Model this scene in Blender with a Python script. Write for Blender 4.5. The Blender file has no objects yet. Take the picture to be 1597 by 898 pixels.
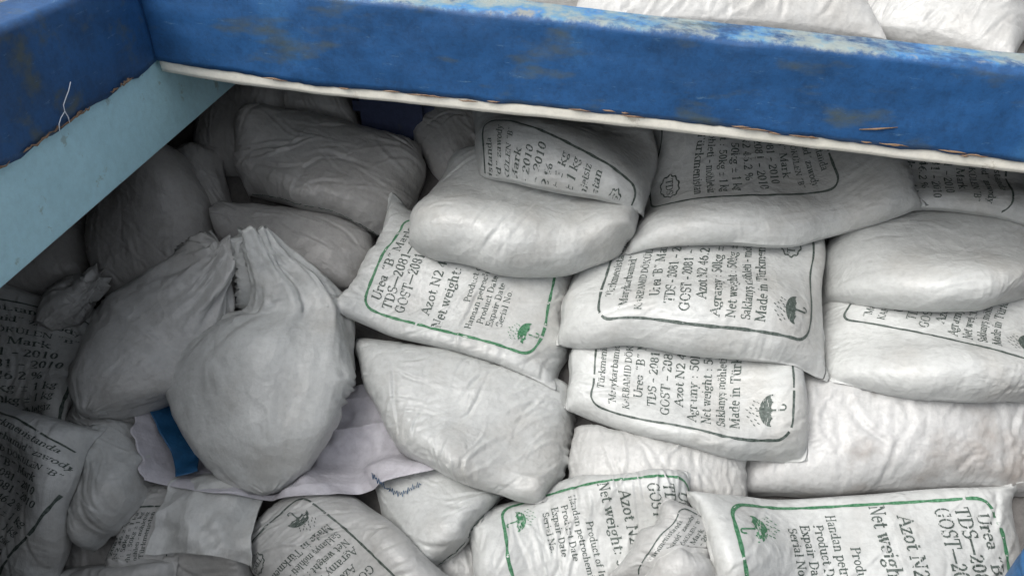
import bpy, math
import numpy as np

# ------------------------------------------------------------------ camera, sky, sun, exposure
scene = bpy.context.scene
F = 1206.0                                   # focal length in photo pixels (photo 1597 x 898)
d2 = np.array([240, 900, -F]); d2 /= np.linalg.norm(d2)
d1 = np.array([1, -.105, (240 - 94.5) / F]); d1 /= np.linalg.norm(d1)
d3 = np.cross(d1, d2)
cam_d = bpy.data.cameras.new("camera"); cam = bpy.data.objects.new("camera", cam_d)
scene.collection.objects.link(cam); scene.camera = cam
from mathutils import Matrix
M = Matrix(((d1[0], d1[1], d1[2], 0), (d2[0], d2[1], d2[2], 0), (d3[0], d3[1], d3[2], 0), (0, 0, 0, 1)))
cam.matrix_world = M
cam_d.sensor_width = 36; cam_d.lens = 36 * F / 1597; cam_d.clip_end = 500; cam_d.clip_start = .02

SUN_EL, SUN_AZ = math.radians(54), math.radians(228)   # azimuth of the sun measured from +Y clockwise
world = bpy.data.worlds.new("World"); scene.world = world; world.use_nodes = True
wn = world.node_tree; bg = wn.nodes['Background']
sky = wn.nodes.new('ShaderNodeTexSky'); sky.sky_type = 'NISHITA'; sky.sun_disc = False
sky.sun_elevation = SUN_EL; sky.sun_rotation = SUN_AZ; sky.dust_density = 6; sky.air_density = 1.0; sky.ozone_density = .6
hs = wn.nodes.new('ShaderNodeHueSaturation'); hs.inputs['Saturation'].default_value = .25   # overcast: grey cloud light
wn.links.new(sky.outputs[0], hs.inputs['Color']); wn.links.new(hs.outputs[0], bg.inputs[0])
bg.inputs[1].default_value = .15
sd = bpy.data.lights.new("sun", 'SUN'); sd.energy = .5; sd.angle = math.radians(50); sd.color = (1, .97, .93)
so = bpy.data.objects.new("sun", sd); scene.collection.objects.link(so)
from mathutils import Vector
sv = Vector((math.sin(SUN_AZ) * math.cos(SUN_EL), math.cos(SUN_AZ) * math.cos(SUN_EL), math.sin(SUN_EL)))
so.rotation_euler = sv.to_track_quat('Z', 'Y').to_euler()
vs = scene.view_settings; vs.view_transform = 'Standard'; vs.look = 'None'; vs.gamma = 1; vs.use_curve_mapping = False
vs.exposure = 0.66

# ------------------------------------------------------------------ frames
R = np.array([d1, d2, d3])
def ray(x, y):
    x = np.asarray(x, float); y = np.asarray(y, float)
    r = np.stack([x - 798.5, 449 - y, np.full_like(x, -F)], -1)
    return r @ R.T
HN = np.array([0, -.5, .8660254]); HT = np.array([0, .8660254, .5]); HS = np.array([1., 0, 0])
_r = ray(798, 449); O = _r / np.linalg.norm(_r) * 2.55
def unproj(x, y, h):
    r = ray(x, y); k = ((O @ HN) + h) / (r @ HN)
    p = r * k[..., None] - O
    return p @ HS, p @ HT
def toworld(s, t, h):
    return O + s[..., None] * HS + t[..., None] * HT + h[..., None] * HN

# ------------------------------------------------------------------ numpy noise
def smooth_noise(a, b, seed):
    """value noise at coords a,b (cell size 1)"""
    rs = np.random.RandomState(seed); N = 64; tab = rs.rand(N, N) * 2 - 1
    ia = np.floor(a).astype(int); ib = np.floor(b).astype(int); fa = a - ia; fb = b - ib
    fa = fa * fa * fa * (fa * (fa * 6 - 15) + 10); fb = fb * fb * fb * (fb * (fb * 6 - 15) + 10)
    g = lambda i, j: tab[i % N, j % N]
    return (g(ia, ib) * (1 - fa) * (1 - fb) + g(ia + 1, ib) * fa * (1 - fb) + g(ia, ib + 1) * (1 - fa) * fb + g(ia + 1, ib + 1) * fa * fb)

# ------------------------------------------------------------------ materials
def mat(name):
    m = bpy.data.materials.new(name); m.use_nodes = True
    return m, m.node_tree, m.node_tree.nodes['Principled BSDF']
def N(nt, t, **k):
    n = nt.nodes.new(t)
    for a, v in k.items():
        if a.startswith('_'): n.inputs[a[1:]].default_value = v
        else: setattr(n, a, v)
    return n
def ramp(nt, fac, stops):
    r = nt.nodes.new('ShaderNodeValToRGB'); e = r.color_ramp.elements
    e[0].position, e[0].color = stops[0][0], (*stops[0][1], 1); e[1].position, e[1].color = stops[-1][0], (*stops[-1][1], 1)
    for p, c in stops[1:-1]:
        x = e.new(p); x.color = (*c, 1)
    nt.links.new(fac, r.inputs[0]); return r
def g3(v): return (v, v, v)
def sack_material(name, base, dirt, amount, gloss=.34):
    m, nt, b = mat(name); L = nt.links
    tc = N(nt, 'ShaderNodeTexCoord'); uv = N(nt, 'ShaderNodeUVMap'); uv.uv_map = 'UVMap'
    big = N(nt, 'ShaderNodeTexNoise', _Scale=4.5, _Detail=5.0, _Roughness=.6); L.new(tc.outputs['Object'], big.inputs['Vector'])
    mp = N(nt, 'ShaderNodeMapping'); mp.inputs['Scale'].default_value = (9, 60, 1); L.new(uv.outputs[0], mp.inputs[0])
    st = N(nt, 'ShaderNodeTexNoise', _Scale=1.0, _Detail=4.0, _Roughness=.65, _Distortion=.6); L.new(mp.outputs[0], st.inputs['Vector'])
    fine = N(nt, 'ShaderNodeTexNoise', _Scale=55.0, _Detail=4.0, _Roughness=.7); L.new(tc.outputs['Object'], fine.inputs['Vector'])
    r = ramp(nt, big.outputs[0], [(.38, base), (.50, tuple(x * .92 for x in base)), (.68, tuple(base[i] * (1 - amount) + dirt[i] * amount for i in range(3)))])
    mx = N(nt, 'ShaderNodeMix', data_type='RGBA', blend_type='MULTIPLY'); mx.inputs[0].default_value = 1
    r2 = ramp(nt, st.outputs[0], [(.3, g3(.96)), (.6, g3(1))])
    L.new(r.outputs[0], mx.inputs[6]); L.new(r2.outputs[0], mx.inputs[7])
    mx2 = N(nt, 'ShaderNodeMix', data_type='RGBA', blend_type='MULTIPLY'); mx2.inputs[0].default_value = 1
    r3 = ramp(nt, fine.outputs[0], [(.3, g3(.88)), (.55, g3(1)), (.75, g3(1.03))])
    L.new(mx.outputs[2], mx2.inputs[6]); L.new(r3.outputs[0], mx2.inputs[7])
    L.new(mx2.outputs[2], b.inputs['Base Color'])
    b.inputs['Roughness'].default_value = gloss; b.inputs['Specular IOR Level'].default_value = .4
    wv = N(nt, 'ShaderNodeTexNoise', _Scale=260.0, _Detail=2.0); L.new(tc.outputs['Object'], wv.inputs['Vector'])
    dn = N(nt, 'ShaderNodeTexNoise', _Scale=7.0, _Detail=3.0); L.new(tc.outputs['Object'], dn.inputs['Vector'])
    va = N(nt, 'ShaderNodeMix', data_type='VECTOR'); va.inputs[0].default_value = .12; L.new(tc.outputs['Object'], va.inputs[4]); L.new(dn.outputs[1], va.inputs[5])
    cr = N(nt, 'ShaderNodeTexVoronoi', feature='F1', distance='EUCLIDEAN'); cr.inputs['Scale'].default_value = 24; L.new(va.outputs[1], cr.inputs['Vector'])
    cr2 = N(nt, 'ShaderNodeTexVoronoi', feature='F1'); cr2.inputs['Scale'].default_value = 55; L.new(va.outputs[1], cr2.inputs['Vector'])
    b0 = N(nt, 'ShaderNodeBump', _Strength=.45, _Distance=.006); L.new(cr.outputs['Distance'], b0.inputs['Height'])
    b00 = N(nt, 'ShaderNodeBump', _Strength=.3, _Distance=.003); L.new(cr2.outputs['Distance'], b00.inputs['Height']); L.new(b0.outputs[0], b00.inputs['Normal'])
    b1 = N(nt, 'ShaderNodeBump', _Strength=.3, _Distance=.004); L.new(st.outputs[0], b1.inputs['Height']); L.new(b00.outputs[0], b1.inputs['Normal'])
    b2 = N(nt, 'ShaderNodeBump', _Strength=.5, _Distance=.003); L.new(fine.outputs[0], b2.inputs['Height']); L.new(b1.outputs[0], b2.inputs['Normal'])
    b3 = N(nt, 'ShaderNodeBump', _Strength=.25, _Distance=.001); L.new(wv.outputs[0], b3.inputs['Height']); L.new(b2.outputs[0], b3.inputs['Normal'])
    L.new(b3.outputs[0], b.inputs['Normal'])
    return m
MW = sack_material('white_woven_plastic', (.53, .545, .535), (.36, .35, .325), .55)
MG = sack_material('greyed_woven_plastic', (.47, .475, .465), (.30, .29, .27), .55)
MD = sack_material('shaded_woven_plastic', (.39, .385, .375), (.26, .255, .24), .6)  # darker copy of the white cloth: shade under the deck put into its colour
MS = sack_material('stained_woven_plastic', (.50, .505, .50), (.27, .24, .215), .8)
MC = sack_material('lilac_white_cloth', (.56, .55, .59), (.42, .40, .43), .4, .75)
def ink_material(name, c):
    m, nt, b = mat(name); L = nt.links
    tc = N(nt, 'ShaderNodeTexCoord')
    n1 = N(nt, 'ShaderNodeTexNoise', _Scale=120.0, _Detail=3.0); L.new(tc.outputs['Object'], n1.inputs['Vector'])
    r = ramp(nt, n1.outputs[0], [(.35, c), (.75, tuple(min(1, x * 1.6 + .08) for x in c))])
    L.new(r.outputs[0], b.inputs['Base Color']); b.inputs['Roughness'].default_value = .6
    return m
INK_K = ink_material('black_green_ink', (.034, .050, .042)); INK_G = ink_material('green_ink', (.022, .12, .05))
def paint_material(name, c, c2, wear, bump=.3, scale=3.0, mott=.8, chipb=.5):
    """weathered brush-applied paint: mottled, chipped to old layers"""
    m, nt, b = mat(name); L = nt.links
    tc = N(nt, 'ShaderNodeTexCoord')
    big = N(nt, 'ShaderNodeTexNoise', _Scale=scale, _Detail=6.0, _Roughness=.65); L.new(tc.outputs['Object'], big.inputs['Vector'])
    r = ramp(nt, big.outputs[0], [(.35, c), (.65, c2)])
    med = N(nt, 'ShaderNodeTexNoise', _Scale=45.0, _Detail=5.0, _Roughness=.75); L.new(tc.outputs['Object'], med.inputs['Vector'])
    rm = ramp(nt, med.outputs[0], [(.3, g3(.62)), (.6, g3(1.0))])
    mx = N(nt, 'ShaderNodeMix', data_type='RGBA', blend_type='MULTIPLY'); mx.inputs[0].default_value = mott
    L.new(r.outputs[0], mx.inputs[6]); L.new(rm.outputs[0], mx.inputs[7])
    chip = N(nt, 'ShaderNodeTexNoise', _Scale=14.0, _Detail=9.0, _Roughness=.72); L.new(tc.outputs['Object'], chip.inputs['Vector'])
    rc = ramp(nt, chip.outputs[0], [(.62, (0, 0, 0)), (.66, (1, 1, 1))])
    m2 = N(nt, 'ShaderNodeMix', data_type='RGBA'); L.new(rc.outputs[0], m2.inputs[0]); L.new(mx.outputs[2], m2.inputs[6]); m2.inputs[7].default_value = (*wear, 1)
    L.new(m2.outputs[2], b.inputs['Base Color']); b.inputs['Roughness'].default_value = .5
    bp = N(nt, 'ShaderNodeBump', _Strength=bump, _Distance=.004); L.new(med.outputs[0], bp.inputs['Height']); 
    b2 = N(nt, 'ShaderNodeBump', _Strength=chipb, _Distance=.006); L.new(chip.outputs[0], b2.inputs['Height']); L.new(bp.outputs[0], b2.inputs['Normal'])
    L.new(b2.outputs[0], b.inputs['Normal']); return m
M_BLUE = paint_material('blue_paint', (.010, .075, .24), (.018, .105, .31), (.03, .09, .14))
M_TOP = paint_material('bleached_blue_paint', (.22, .34, .40), (.10, .30, .55), (.42, .42, .36), .6, 7.0)
M_LB = paint_material('pale_blue_paint', (.42, .69, .79), (.35, .59, .68), (.29, .43, .46), .12, 2.6, .3)
M_BEIGE = paint_material('cream_paint', (.76, .74, .65), (.80, .78, .70), (.55, .52, .44), .1, 4.0, .35, .1)
M_RUST = paint_material('bare_wood', (.16, .09, .05), (.28, .19, .12), (.10, .05, .03), .5, 20.0)
M_STRAP = paint_material('blue_ribbon', (.012, .085, .20), (.018, .11, .25), (.03, .14, .28), .2, 20.0)
M_NAVY = paint_material('dark_navy_paint', (.045, .06, .12), (.055, .07, .14), (.06, .07, .10), .2, 3.0)
M_HULL = paint_material('grey_hold_boards', (.13, .125, .12), (.18, .17, .16), (.09, .085, .08), .5, 3.0)
M_DECK = paint_material('grey_deck_boards', (.22, .22, .21), (.30, .29, .27), (.15, .14, .12), .5, 3.0)

# ------------------------------------------------------------------ mesh helpers
def link_mesh(name, verts, faces, mats, parent=None, fmat=None, uv=None, smooth=True, origin=None):
    me = bpy.data.meshes.new(name)
    verts = np.asarray(verts, np.float32).reshape(-1, 3)
    if origin is not None: verts = verts - np.asarray(origin, np.float32)
    if isinstance(faces, np.ndarray):
        k = faces.shape[1]; nf = len(faces)
        me.vertices.add(len(verts)); me.vertices.foreach_set('co', verts.ravel())
        me.loops.add(nf * k); me.loops.foreach_set('vertex_index', faces.astype(np.int32).ravel())
        me.polygons.add(nf); me.polygons.foreach_set('loop_start', np.arange(0, nf * k, k, dtype=np.int32))
        me.polygons.foreach_set('loop_total', np.full(nf, k, np.int32))
    else:
        me.from_pydata(verts.tolist(), [], faces)
    for m in mats: me.materials.append(m)
    if fmat is not None: me.polygons.foreach_set('material_index', np.asarray(fmat, np.int32))
    if uv is not None:
        l = me.uv_layers.new(name='UVMap'); idx = np.zeros(len(me.loops), np.int32); me.loops.foreach_get('vertex_index', idx)
        l.data.foreach_set('uv', np.asarray(uv, np.float32)[idx].ravel())
    me.polygons.foreach_set('use_smooth', np.full(len(me.polygons), smooth))
    me.update(calc_edges=True); me.validate()
    o = bpy.data.objects.new(name, me); scene.collection.objects.link(o)
    if origin is not None: o.location = [float(x) for x in origin]
    if parent is not None:
        o.parent = parent; o.location = (0, 0, 0)
    return o
def tag(o, label=None, cat=None, group=None, kind=None):
    for k, v in (('label', label), ('category', cat), ('group', group), ('kind', kind)):
        if v: o[k] = v
    return o
def beam(name, p0, p1, up, w, h, m, parent=None, seg=60, wob=.004, seed=0, bev=.012, ndiv=3):
    """hand-worked timber from p0 to p1: rounded rectangular section (w sideways, h along up), slightly uneven"""
    p0, p1, up = (np.array(a, float) for a in (p0, p1, up)); ax = p1 - p0; Ln = np.linalg.norm(ax); ax /= Ln
    side = np.cross(ax, up); side /= np.linalg.norm(side); up2 = np.cross(side, ax)
    prof = []
    for cx, cy, a0 in ((1, 1, 0), (-1, 1, 90), (-1, -1, 180), (1, -1, 270)):
        for k in range(ndiv + 1):
            a = math.radians(a0 + 90 * k / ndiv)
            prof.append((cx * (w / 2 - bev) + bev * math.cos(a), cy * (h / 2 - bev) + bev * math.sin(a)))
    pr = []                                   # subdivide the long sides of the profile
    for i in range(len(prof)):
        a, b = np.array(prof[i]), np.array(prof[(i + 1) % len(prof)]); n = max(1, int(np.linalg.norm(b - a) / .03))
        for k in range(n): pr.append(a + (b - a) * k / n)
    pr = np.array(pr); K = len(pr); V = []
    for i in range(seg + 1):
        f = i / seg; d = smooth_noise(np.full(K, f * Ln * 6) + seed, pr[:, 0] * 9 + pr[:, 1] * 13 + 7, seed + 5) * wob
        d2_ = smooth_noise(np.full(K, f * Ln * 25) + seed, pr[:, 0] * 31 + pr[:, 1] * 37 + 7, seed + 6) * wob * .4
        q = pr + (pr / np.maximum(1e-6, np.linalg.norm(pr, axis=1))[:, None]) * (d + d2_)[:, None]
        V.append(p0 + ax * Ln * f + q[:, :1] * side + q[:, 1:] * up2)
    V = np.concatenate(V); Fc = []
    for i in range(seg):
        for k in range(K):
            Fc.append((i * K + k, i * K + (k + 1) % K, (i + 1) * K + (k + 1) % K, (i + 1) * K + k))
    Fc.append(tuple(range(K))[::-1]); Fc.append(tuple(seg * K + k for k in range(K)))
    return link_mesh(name, V, Fc, [m], parent, origin=None if parent else p0)
def box(name, lo, hi, m, parent=None):
    lo, hi = np.array(lo, float), np.array(hi, float)
    V = [(x, y, z) for x in (lo[0], hi[0]) for y in (lo[1], hi[1]) for z in (lo[2], hi[2])]
    Fc = [(0, 1, 3, 2), (4, 6, 7, 5), (0, 4, 5, 1), (2, 3, 7, 6), (0, 2, 6, 4), (1, 5, 7, 3)]
    return link_mesh(name, V, Fc, [m], parent, smooth=False)
def tube(name, pts, rad, m, parent=None, K=8):
    pts = np.array(pts, float); rad = np.broadcast_to(rad, (len(pts),)); V = []
    for i in range(len(pts)):
        t = pts[min(i + 1, len(pts) - 1)] - pts[max(i - 1, 0)]; t /= np.linalg.norm(t) + 1e-9
        a = np.cross(t, [.3, .2, .93]); a /= np.linalg.norm(a) + 1e-9; b = np.cross(t, a)
        for k in range(K):
            an = 2 * math.pi * k / K; V.append(pts[i] + (a * math.cos(an) + b * math.sin(an)) * rad[i])
    Fc = [(i * K + k, i * K + (k + 1) % K, (i + 1) * K + (k + 1) % K, (i + 1) * K + k) for i in range(len(pts) - 1) for k in range(K)]
    Fc += [tuple(range(K))[::-1], tuple((len(pts) - 1) * K + k for k in range(K))]
    return link_mesh(name, V, Fc, [m], parent, origin=None if parent else pts[0])

# ------------------------------------------------------------------ the hatch (large structure)
XL, YC = -1.317, 1.95                          # inner faces of the left and the far coaming
def sheet_box(name, x0, x1, y0, y1, z0, z1, m, kind='structure'):
    return tag(box(name, (x0, y0, z0), (x1, y1, z1), m), kind=kind)
# deck slabs round the opening, hold floor, hull sides
deck = bpy.data.objects.new('deck', None); scene.collection.objects.link(deck); deck['kind'] = 'structure'
box('deck_boards', (-6, YC + .02, -.80), (6, 7, -.76), M_DECK, deck)
box('deck_boards', (-6, -4, -.80), (XL - .02, YC + .02, -.76), M_DECK, deck)
box('deck_boards', (2.3, -4, -.80), (6, YC + .02, -.76), M_DECK, deck)
box('deck_boards', (XL - .02, -4, -.80), (2.3, -1.2, -.76), M_DECK, deck)
sheet_box('hold_floor', -5.8, 5.8, -3.8, 6.8, -3.05, -3.0, M_HULL)
# the sloping core of the heap, below every modelled sack
cc = [toworld(np.array(s), np.array(t), np.array(h)) for h in (-.3, -.16) for s, t in ((-3.4, -2.2), (3.4, -2.2), (3.4, 2.4), (-3.4, 2.4))]
tag(link_mesh('hold_bed', cc, [(3, 2, 1, 0), (4, 5, 6, 7), (0, 1, 5, 4), (1, 2, 6, 5), (2, 3, 7, 6), (3, 0, 4, 7)], [M_HULL], smooth=False), kind='structure')
hull = bpy.data.objects.new('hull', None); scene.collection.objects.link(hull); hull['kind'] = 'structure'
box('hull_planking', (-5.9, -3.9, -3), (-5.8, 6.9, -.8), M_HULL, hull)
box('hull_planking', (5.8, -3.9, -3), (5.9, 6.9, -.8), M_HULL, hull)
box('hull_planking', (-5.8, 6.8, -3), (5.8, 6.9, -.8), M_HULL, hull)
box('hull_planking', (-5.8, -3.9, -3), (5.8, -3.8, -.8), M_HULL, hull)
sheet_box('water', -300, 300, -300, 300, -3.6, -3.5, paint_material('sea_water', (.03, .06, .07), (.04, .08, .09), (.05, .09, .1), .3, 1.0))

# far coaming
def coam(name, label):
    o = bpy.data.objects.new(name, None); scene.collection.objects.link(o); return tag(o, label, 'hatch coaming')
fc = coam('hatch_coaming', 'long blue painted hatch coaming running across the picture with bleached rounded top and cream lip')
X0, X1 = XL, 3.0
def zb(x): return -.838 - .074 * (x - 0) / 1.0 if x > 0 else -.838 + .018 * x * -1 * 1.3
zl = lambda x: np.interp(x, [-1.317, -.84, .047, 1.018, 3.0], [-.808, -.846, -.866, -.908, -.96])
zt = lambda x: np.interp(x, [-1.317, -.3, .02, .93, 3.0], [-.576, -.615, -.633, -.671, -.72])
def board(name, xs, zlo, zhi, y0, y1, m, parent, wob=.003, seed=1, top_round=.03, nz=14, rough_bottom=0):
    """a board running along x whose lower and upper edges follow zlo(x), zhi(x); front face at y0, rounded top"""
    prof = []                                   # (y, f) f: 0 bottom .. 1 top
    for k in range(nz + 1): prof.append((y0, k / nz, 0))
    for k in range(1, 7):
        a = math.pi / 2 * k / 6; prof.append((y0 + top_round * (1 - math.cos(a)), 1, top_round * math.sin(a)))
    for k in range(1, 6): prof.append((y0 + top_round + (y1 - y0 - 2 * top_round) * k / 5, 1, top_round))
    for k in range(1, 7):
        a = math.pi / 2 * k / 6; prof.append((y1 - top_round * (1 - math.sin(a)), 1, top_round * math.cos(a)))
    prof.append((y1, 0, 0)); K = len(prof); V = []
    for i, x in enumerate(xs):
        a, b = float(zlo(x)), float(zhi(x)) - top_round
        a += rough_bottom * float(smooth_noise(np.array(x * 14.), np.array(3.), seed + 9) + .5 * smooth_noise(np.array(x * 55.), np.array(9.), seed + 19))
        for (y, f, ex) in prof:
            z = a + (b - a) * f + ex
            w = wob * float(smooth_noise(np.array(x * 5.), np.array(z * 11 + y * 9), seed) + .5 * smooth_noise(np.array(x * 19.), np.array(z * 35 + y * 30), seed + 1))
            V.append((x, y - w, z + w * (1 if f == 1 else 0)))
    Fc = []
    n = len(xs)
    for i in range(n - 1):
        for k in range(K): Fc.append((i * K + k, i * K + (k + 1) % K, (i + 1) * K + (k + 1) % K, (i + 1) * K + k)[::-1])
    Fc.append(tuple(range(K))); Fc.append(tuple((n - 1) * K + k for k in range(K))[::-1])
    return link_mesh(name, V, Fc, [m], parent)
xs = np.linspace(X0 - .10, X1, 260)
M_COAM, nt, b = mat('coaming_blue_bleached_top')   # bleached wear sits on the top arris of the timber, by height in the timber itself
def coaming_paint(m, nt, b, top_of, tops=((.22, .25, .24), (.27, .32, .31), (.13, .25, .34), (.05, .20, .44), (.27, .28, .25))):
    L = nt.links; tc = N(nt, 'ShaderNodeTexCoord'); sp = N(nt, 'ShaderNodeSeparateXYZ'); L.new(tc.outputs['Object'], sp.inputs[0])
    med = N(nt, 'ShaderNodeTexNoise', _Scale=12.0, _Detail=9.0, _Roughness=.75); L.new(tc.outputs['Object'], med.inputs['Vector'])
    big = N(nt, 'ShaderNodeTexNoise', _Scale=2.6, _Detail=6.0, _Roughness=.6); L.new(tc.outputs['Object'], big.inputs['Vector'])
    fine = N(nt, 'ShaderNodeTexNoise', _Scale=70.0, _Detail=5.0, _Roughness=.8); L.new(tc.outputs['Object'], fine.inputs['Vector'])
    slope, c0 = top_of
    mm = N(nt, 'ShaderNodeMath', operation='MULTIPLY_ADD'); L.new(sp.outputs['X'], mm.inputs[0]); mm.inputs[1].default_value = -slope; 
    sub = N(nt, 'ShaderNodeMath', operation='SUBTRACT'); L.new(sp.outputs['Z'], sub.inputs[0]); sub.inputs[1].default_value = c0
    L.new(sub.outputs[0], mm.inputs[2])       # distance above the line z = c0 + slope*x
    nz = N(nt, 'ShaderNodeMath', operation='MULTIPLY_ADD'); L.new(med.outputs[0], nz.inputs[0]); nz.inputs[1].default_value = .05
    L.new(mm.outputs[0], nz.inputs[2])
    wear = ramp(nt, nz.outputs[0], [(.076, (0, 0, 0)), (.083, (1, 1, 1))])
    blue = ramp(nt, big.outputs[0], [(.28, (.012, .055, .14)), (.42, (.011, .069, .195)), (.56, (.016, .088, .245)), (.66, (.03, .125, .30)), (.76, (.035, .11, .18))])
    mott = ramp(nt, med.outputs[0], [(.30, g3(.70)), (.5, g3(1.0)), (.70, g3(1.12))])
    fm = ramp(nt, fine.outputs[0], [(.3, g3(.72)), (.55, g3(1))])
    x1 = N(nt, 'ShaderNodeMix', data_type='RGBA', blend_type='MULTIPLY'); x1.inputs[0].default_value = 1; L.new(blue.outputs[0], x1.inputs[6]); L.new(mott.outputs[0], x1.inputs[7])
    x2 = N(nt, 'ShaderNodeMix', data_type='RGBA', blend_type='MULTIPLY'); x2.inputs[0].default_value = 1; L.new(x1.outputs[2], x2.inputs[6]); L.new(fm.outputs[0], x2.inputs[7])
    tn = N(nt, 'ShaderNodeTexNoise', _Scale=5.0, _Detail=9.0, _Roughness=.7); L.new(tc.outputs['Object'], tn.inputs['Vector'])
    top = ramp(nt, tn.outputs[0], list(zip((.34, .46, .53, .58, .66), tops)))
    ox = N(nt, 'ShaderNodeTexNoise', _Scale=11.0, _Detail=6.0, _Roughness=.6); mo = N(nt, 'ShaderNodeMapping'); mo.inputs['Location'].default_value = (4, 8, 1); mo.inputs['Scale'].default_value = (.45, 1, 1.2)
    L.new(tc.outputs['Object'], mo.inputs[0]); L.new(mo.outputs[0], ox.inputs['Vector'])
    oxr = ramp(nt, ox.outputs[0], [(.55, (0, 0, 0)), (.70, (.7, .7, .7))])
    x3 = N(nt, 'ShaderNodeMix', data_type='RGBA'); L.new(oxr.outputs[0], x3.inputs[0]); L.new(x2.outputs[2], x3.inputs[6]); x3.inputs[7].default_value = (.07, .085, .06, 1)
    x4 = N(nt, 'ShaderNodeMix', data_type='RGBA'); L.new(wear.outputs[0], x4.inputs[0]); L.new(x3.outputs[2], x4.inputs[6]); L.new(top.outputs[0], x4.inputs[7])
    ms = N(nt, 'ShaderNodeMapping'); ms.inputs['Scale'].default_value = (2.2, 2.2, 14); ms.inputs['Rotation'].default_value = (0, .15, 0); L.new(tc.outputs['Object'], ms.inputs[0])
    sc = N(nt, 'ShaderNodeTexNoise', _Scale=6.0, _Detail=9.0, _Roughness=.8); L.new(ms.outputs[0], sc.inputs['Vector'])
    scr = ramp(nt, sc.outputs[0], [(.61, (0, 0, 0)), (.66, (.55, .55, .55))]); scd = ramp(nt, sc.outputs[0], [(.34, (.5, .5, .5)), (.39, (0, 0, 0))])
    x5 = N(nt, 'ShaderNodeMix', data_type='RGBA'); L.new(scr.outputs[0], x5.inputs[0]); L.new(x4.outputs[2], x5.inputs[6]); x5.inputs[7].default_value = (.13, .24, .36, 1)
    x6 = N(nt, 'ShaderNodeMix', data_type='RGBA'); L.new(scd.outputs[0], x6.inputs[0]); L.new(x5.outputs[2], x6.inputs[6]); x6.inputs[7].default_value = (.02, .035, .06, 1)
    L.new(x6.outputs[2], b.inputs['Base Color']); b.inputs['Roughness'].default_value = .55
    b1 = N(nt, 'ShaderNodeBump', _Strength=.4, _Distance=.003); L.new(med.outputs[0], b1.inputs['Height'])
    b2 = N(nt, 'ShaderNodeBump', _Strength=.35, _Distance=.002); L.new(fine.outputs[0], b2.inputs['Height']); L.new(b1.outputs[0], b2.inputs['Normal'])
    L.new(b2.outputs[0], b.inputs['Normal'])
coaming_paint(M_COAM, nt, b, (-.040, -.688))
timber = board('timber', xs, zl, zt, YC, YC + .13, M_COAM, fc, wob=.003, top_round=.02, rough_bottom=.003)
board('lip', np.linspace(X0 + .004, X1, 200), lambda x: zl(x) - np.interp(x, [-1.317, -1.1, -.84, .05, 3], [.032, .036, .028, .032, .03]), lambda x: zl(x) + .004, YC + .004, YC + .05, M_BEIGE, fc, wob=.0004, seed=5, top_round=.003, nz=3, rough_bottom=.001)
# bare wood splinters along the lower edge where the paint has chipped
rs = np.random.RandomState(3)
for i in range(26):
    x = rs.choice([rs.uniform(-1.1, -.3), rs.uniform(-.2, .5), rs.uniform(.4, 1.0)]); z = float(zl(x)) + rs.uniform(.0, .012); l = rs.uniform(.015, .09)
    p = [(x + l * k / 4, YC - .0045 + rs.uniform(-.001, .001), float(zl(x + l * k / 4)) + (z - float(zl(x))) + rs.uniform(-.0015, .0015)) for k in range(5)]
    tube('wood_splinter', p, [.0006, .002, .0026, .0018, .0005], M_RUST, fc, 6)
p = [(.60, YC - .004, -.852), (.64, YC - .007, -.846), (.69, YC - .005, -.838)]
tube('wood_splinter', p, [.001, .003, .001], M_RUST, fc, 6)
# left coaming: the same timber running towards the viewer (built along its own axis, then turned)
lc = coam('hatch_coaming', 'shorter blue coaming at top left running towards the viewer with a loose white thread')
M_COAM2, nt, b = mat('coaming_blue_worn_left'); coaming_paint(M_COAM2, nt, b, (.0, -.598), ((.10, .09, .08), (.16, .15, .13), (.07, .09, .12), (.20, .18, .15), (.12, .10, .08)))
ys = np.linspace(-1.3, YC - .002, 200)
tl = board('timber', ys, lambda y: -.812 - 0 * y, lambda y: -.548 - .02 * np.clip(y - 1.3, 0, 1), 0, .13, M_COAM2, lc, wob=.004, top_round=.02, seed=21, rough_bottom=.006)
tl.data.transform(Matrix(((0, -1, 0, XL), (1, 0, 0, 0), (0, 0, 1, 0), (0, 0, 0, 1))))
for i in range(16):
    y = rs.uniform(1.25, 1.8); l = rs.uniform(.01, .06)
    p = [(XL + .006 + rs.uniform(-.001, .001), y + l * k / 4, -.806 + rs.uniform(-.003, .006)) for k in range(5)]
    tube('wood_splinter', p, [.0006, .002, .0030, .0018, .0005], M_RUST, lc, 6)
def on_left(x, y, off=0):
    r = ray(x, y); return r / r[0] * (XL + off)
M_THREAD, _, b_ = mat('white_thread'); b_.inputs['Base Color'].default_value = (.75, .8, .85, 1)
th = [on_left(*q, .012) for q in ((110, 128), (107, 142), (103, 152), (99, 164), (101, 174), (106, 182), (109, 192))]
th_o = tube('thread', th, .0011, M_THREAD); tag(th_o, 'thin loose white thread caught on the left blue coaming', 'thread')
tube('strand', [on_left(*q, .012) for q in ((101, 174), (95, 184), (92, 194), (93, 205))], .0010, M_THREAD, th_o).matrix_parent_inverse = th_o.matrix_basis.inverted()
# pale blue girder below it
gd = box('deck_girder', (XL - .09, -1.3, -1.047), (XL - .012, 3.6, -.8), M_LB)
tag(gd, 'pale blue painted girder board under the left coaming', 'girder')
bv = gd.modifiers.new('b', 'BEVEL'); bv.width = .004; bv.segments = 2
# near and right coamings, outside the frame, close the hatch
for (a, b_, nm) in (((2.37, -1.2, -.69), (2.37, YC - .002, -.72), 'right'), ((XL, -1.27, -.69), (2.43, -1.27, -.69), 'near')):
    o = beam('hatch_coaming', a, b_, (0, 0, 1), .13, .27, M_BLUE, wob=.003)
    tag(o, 'blue hatch coaming on the right side of the opening' if nm == 'right' else 'blue hatch coaming on the near side of the opening', 'hatch coaming')

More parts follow.
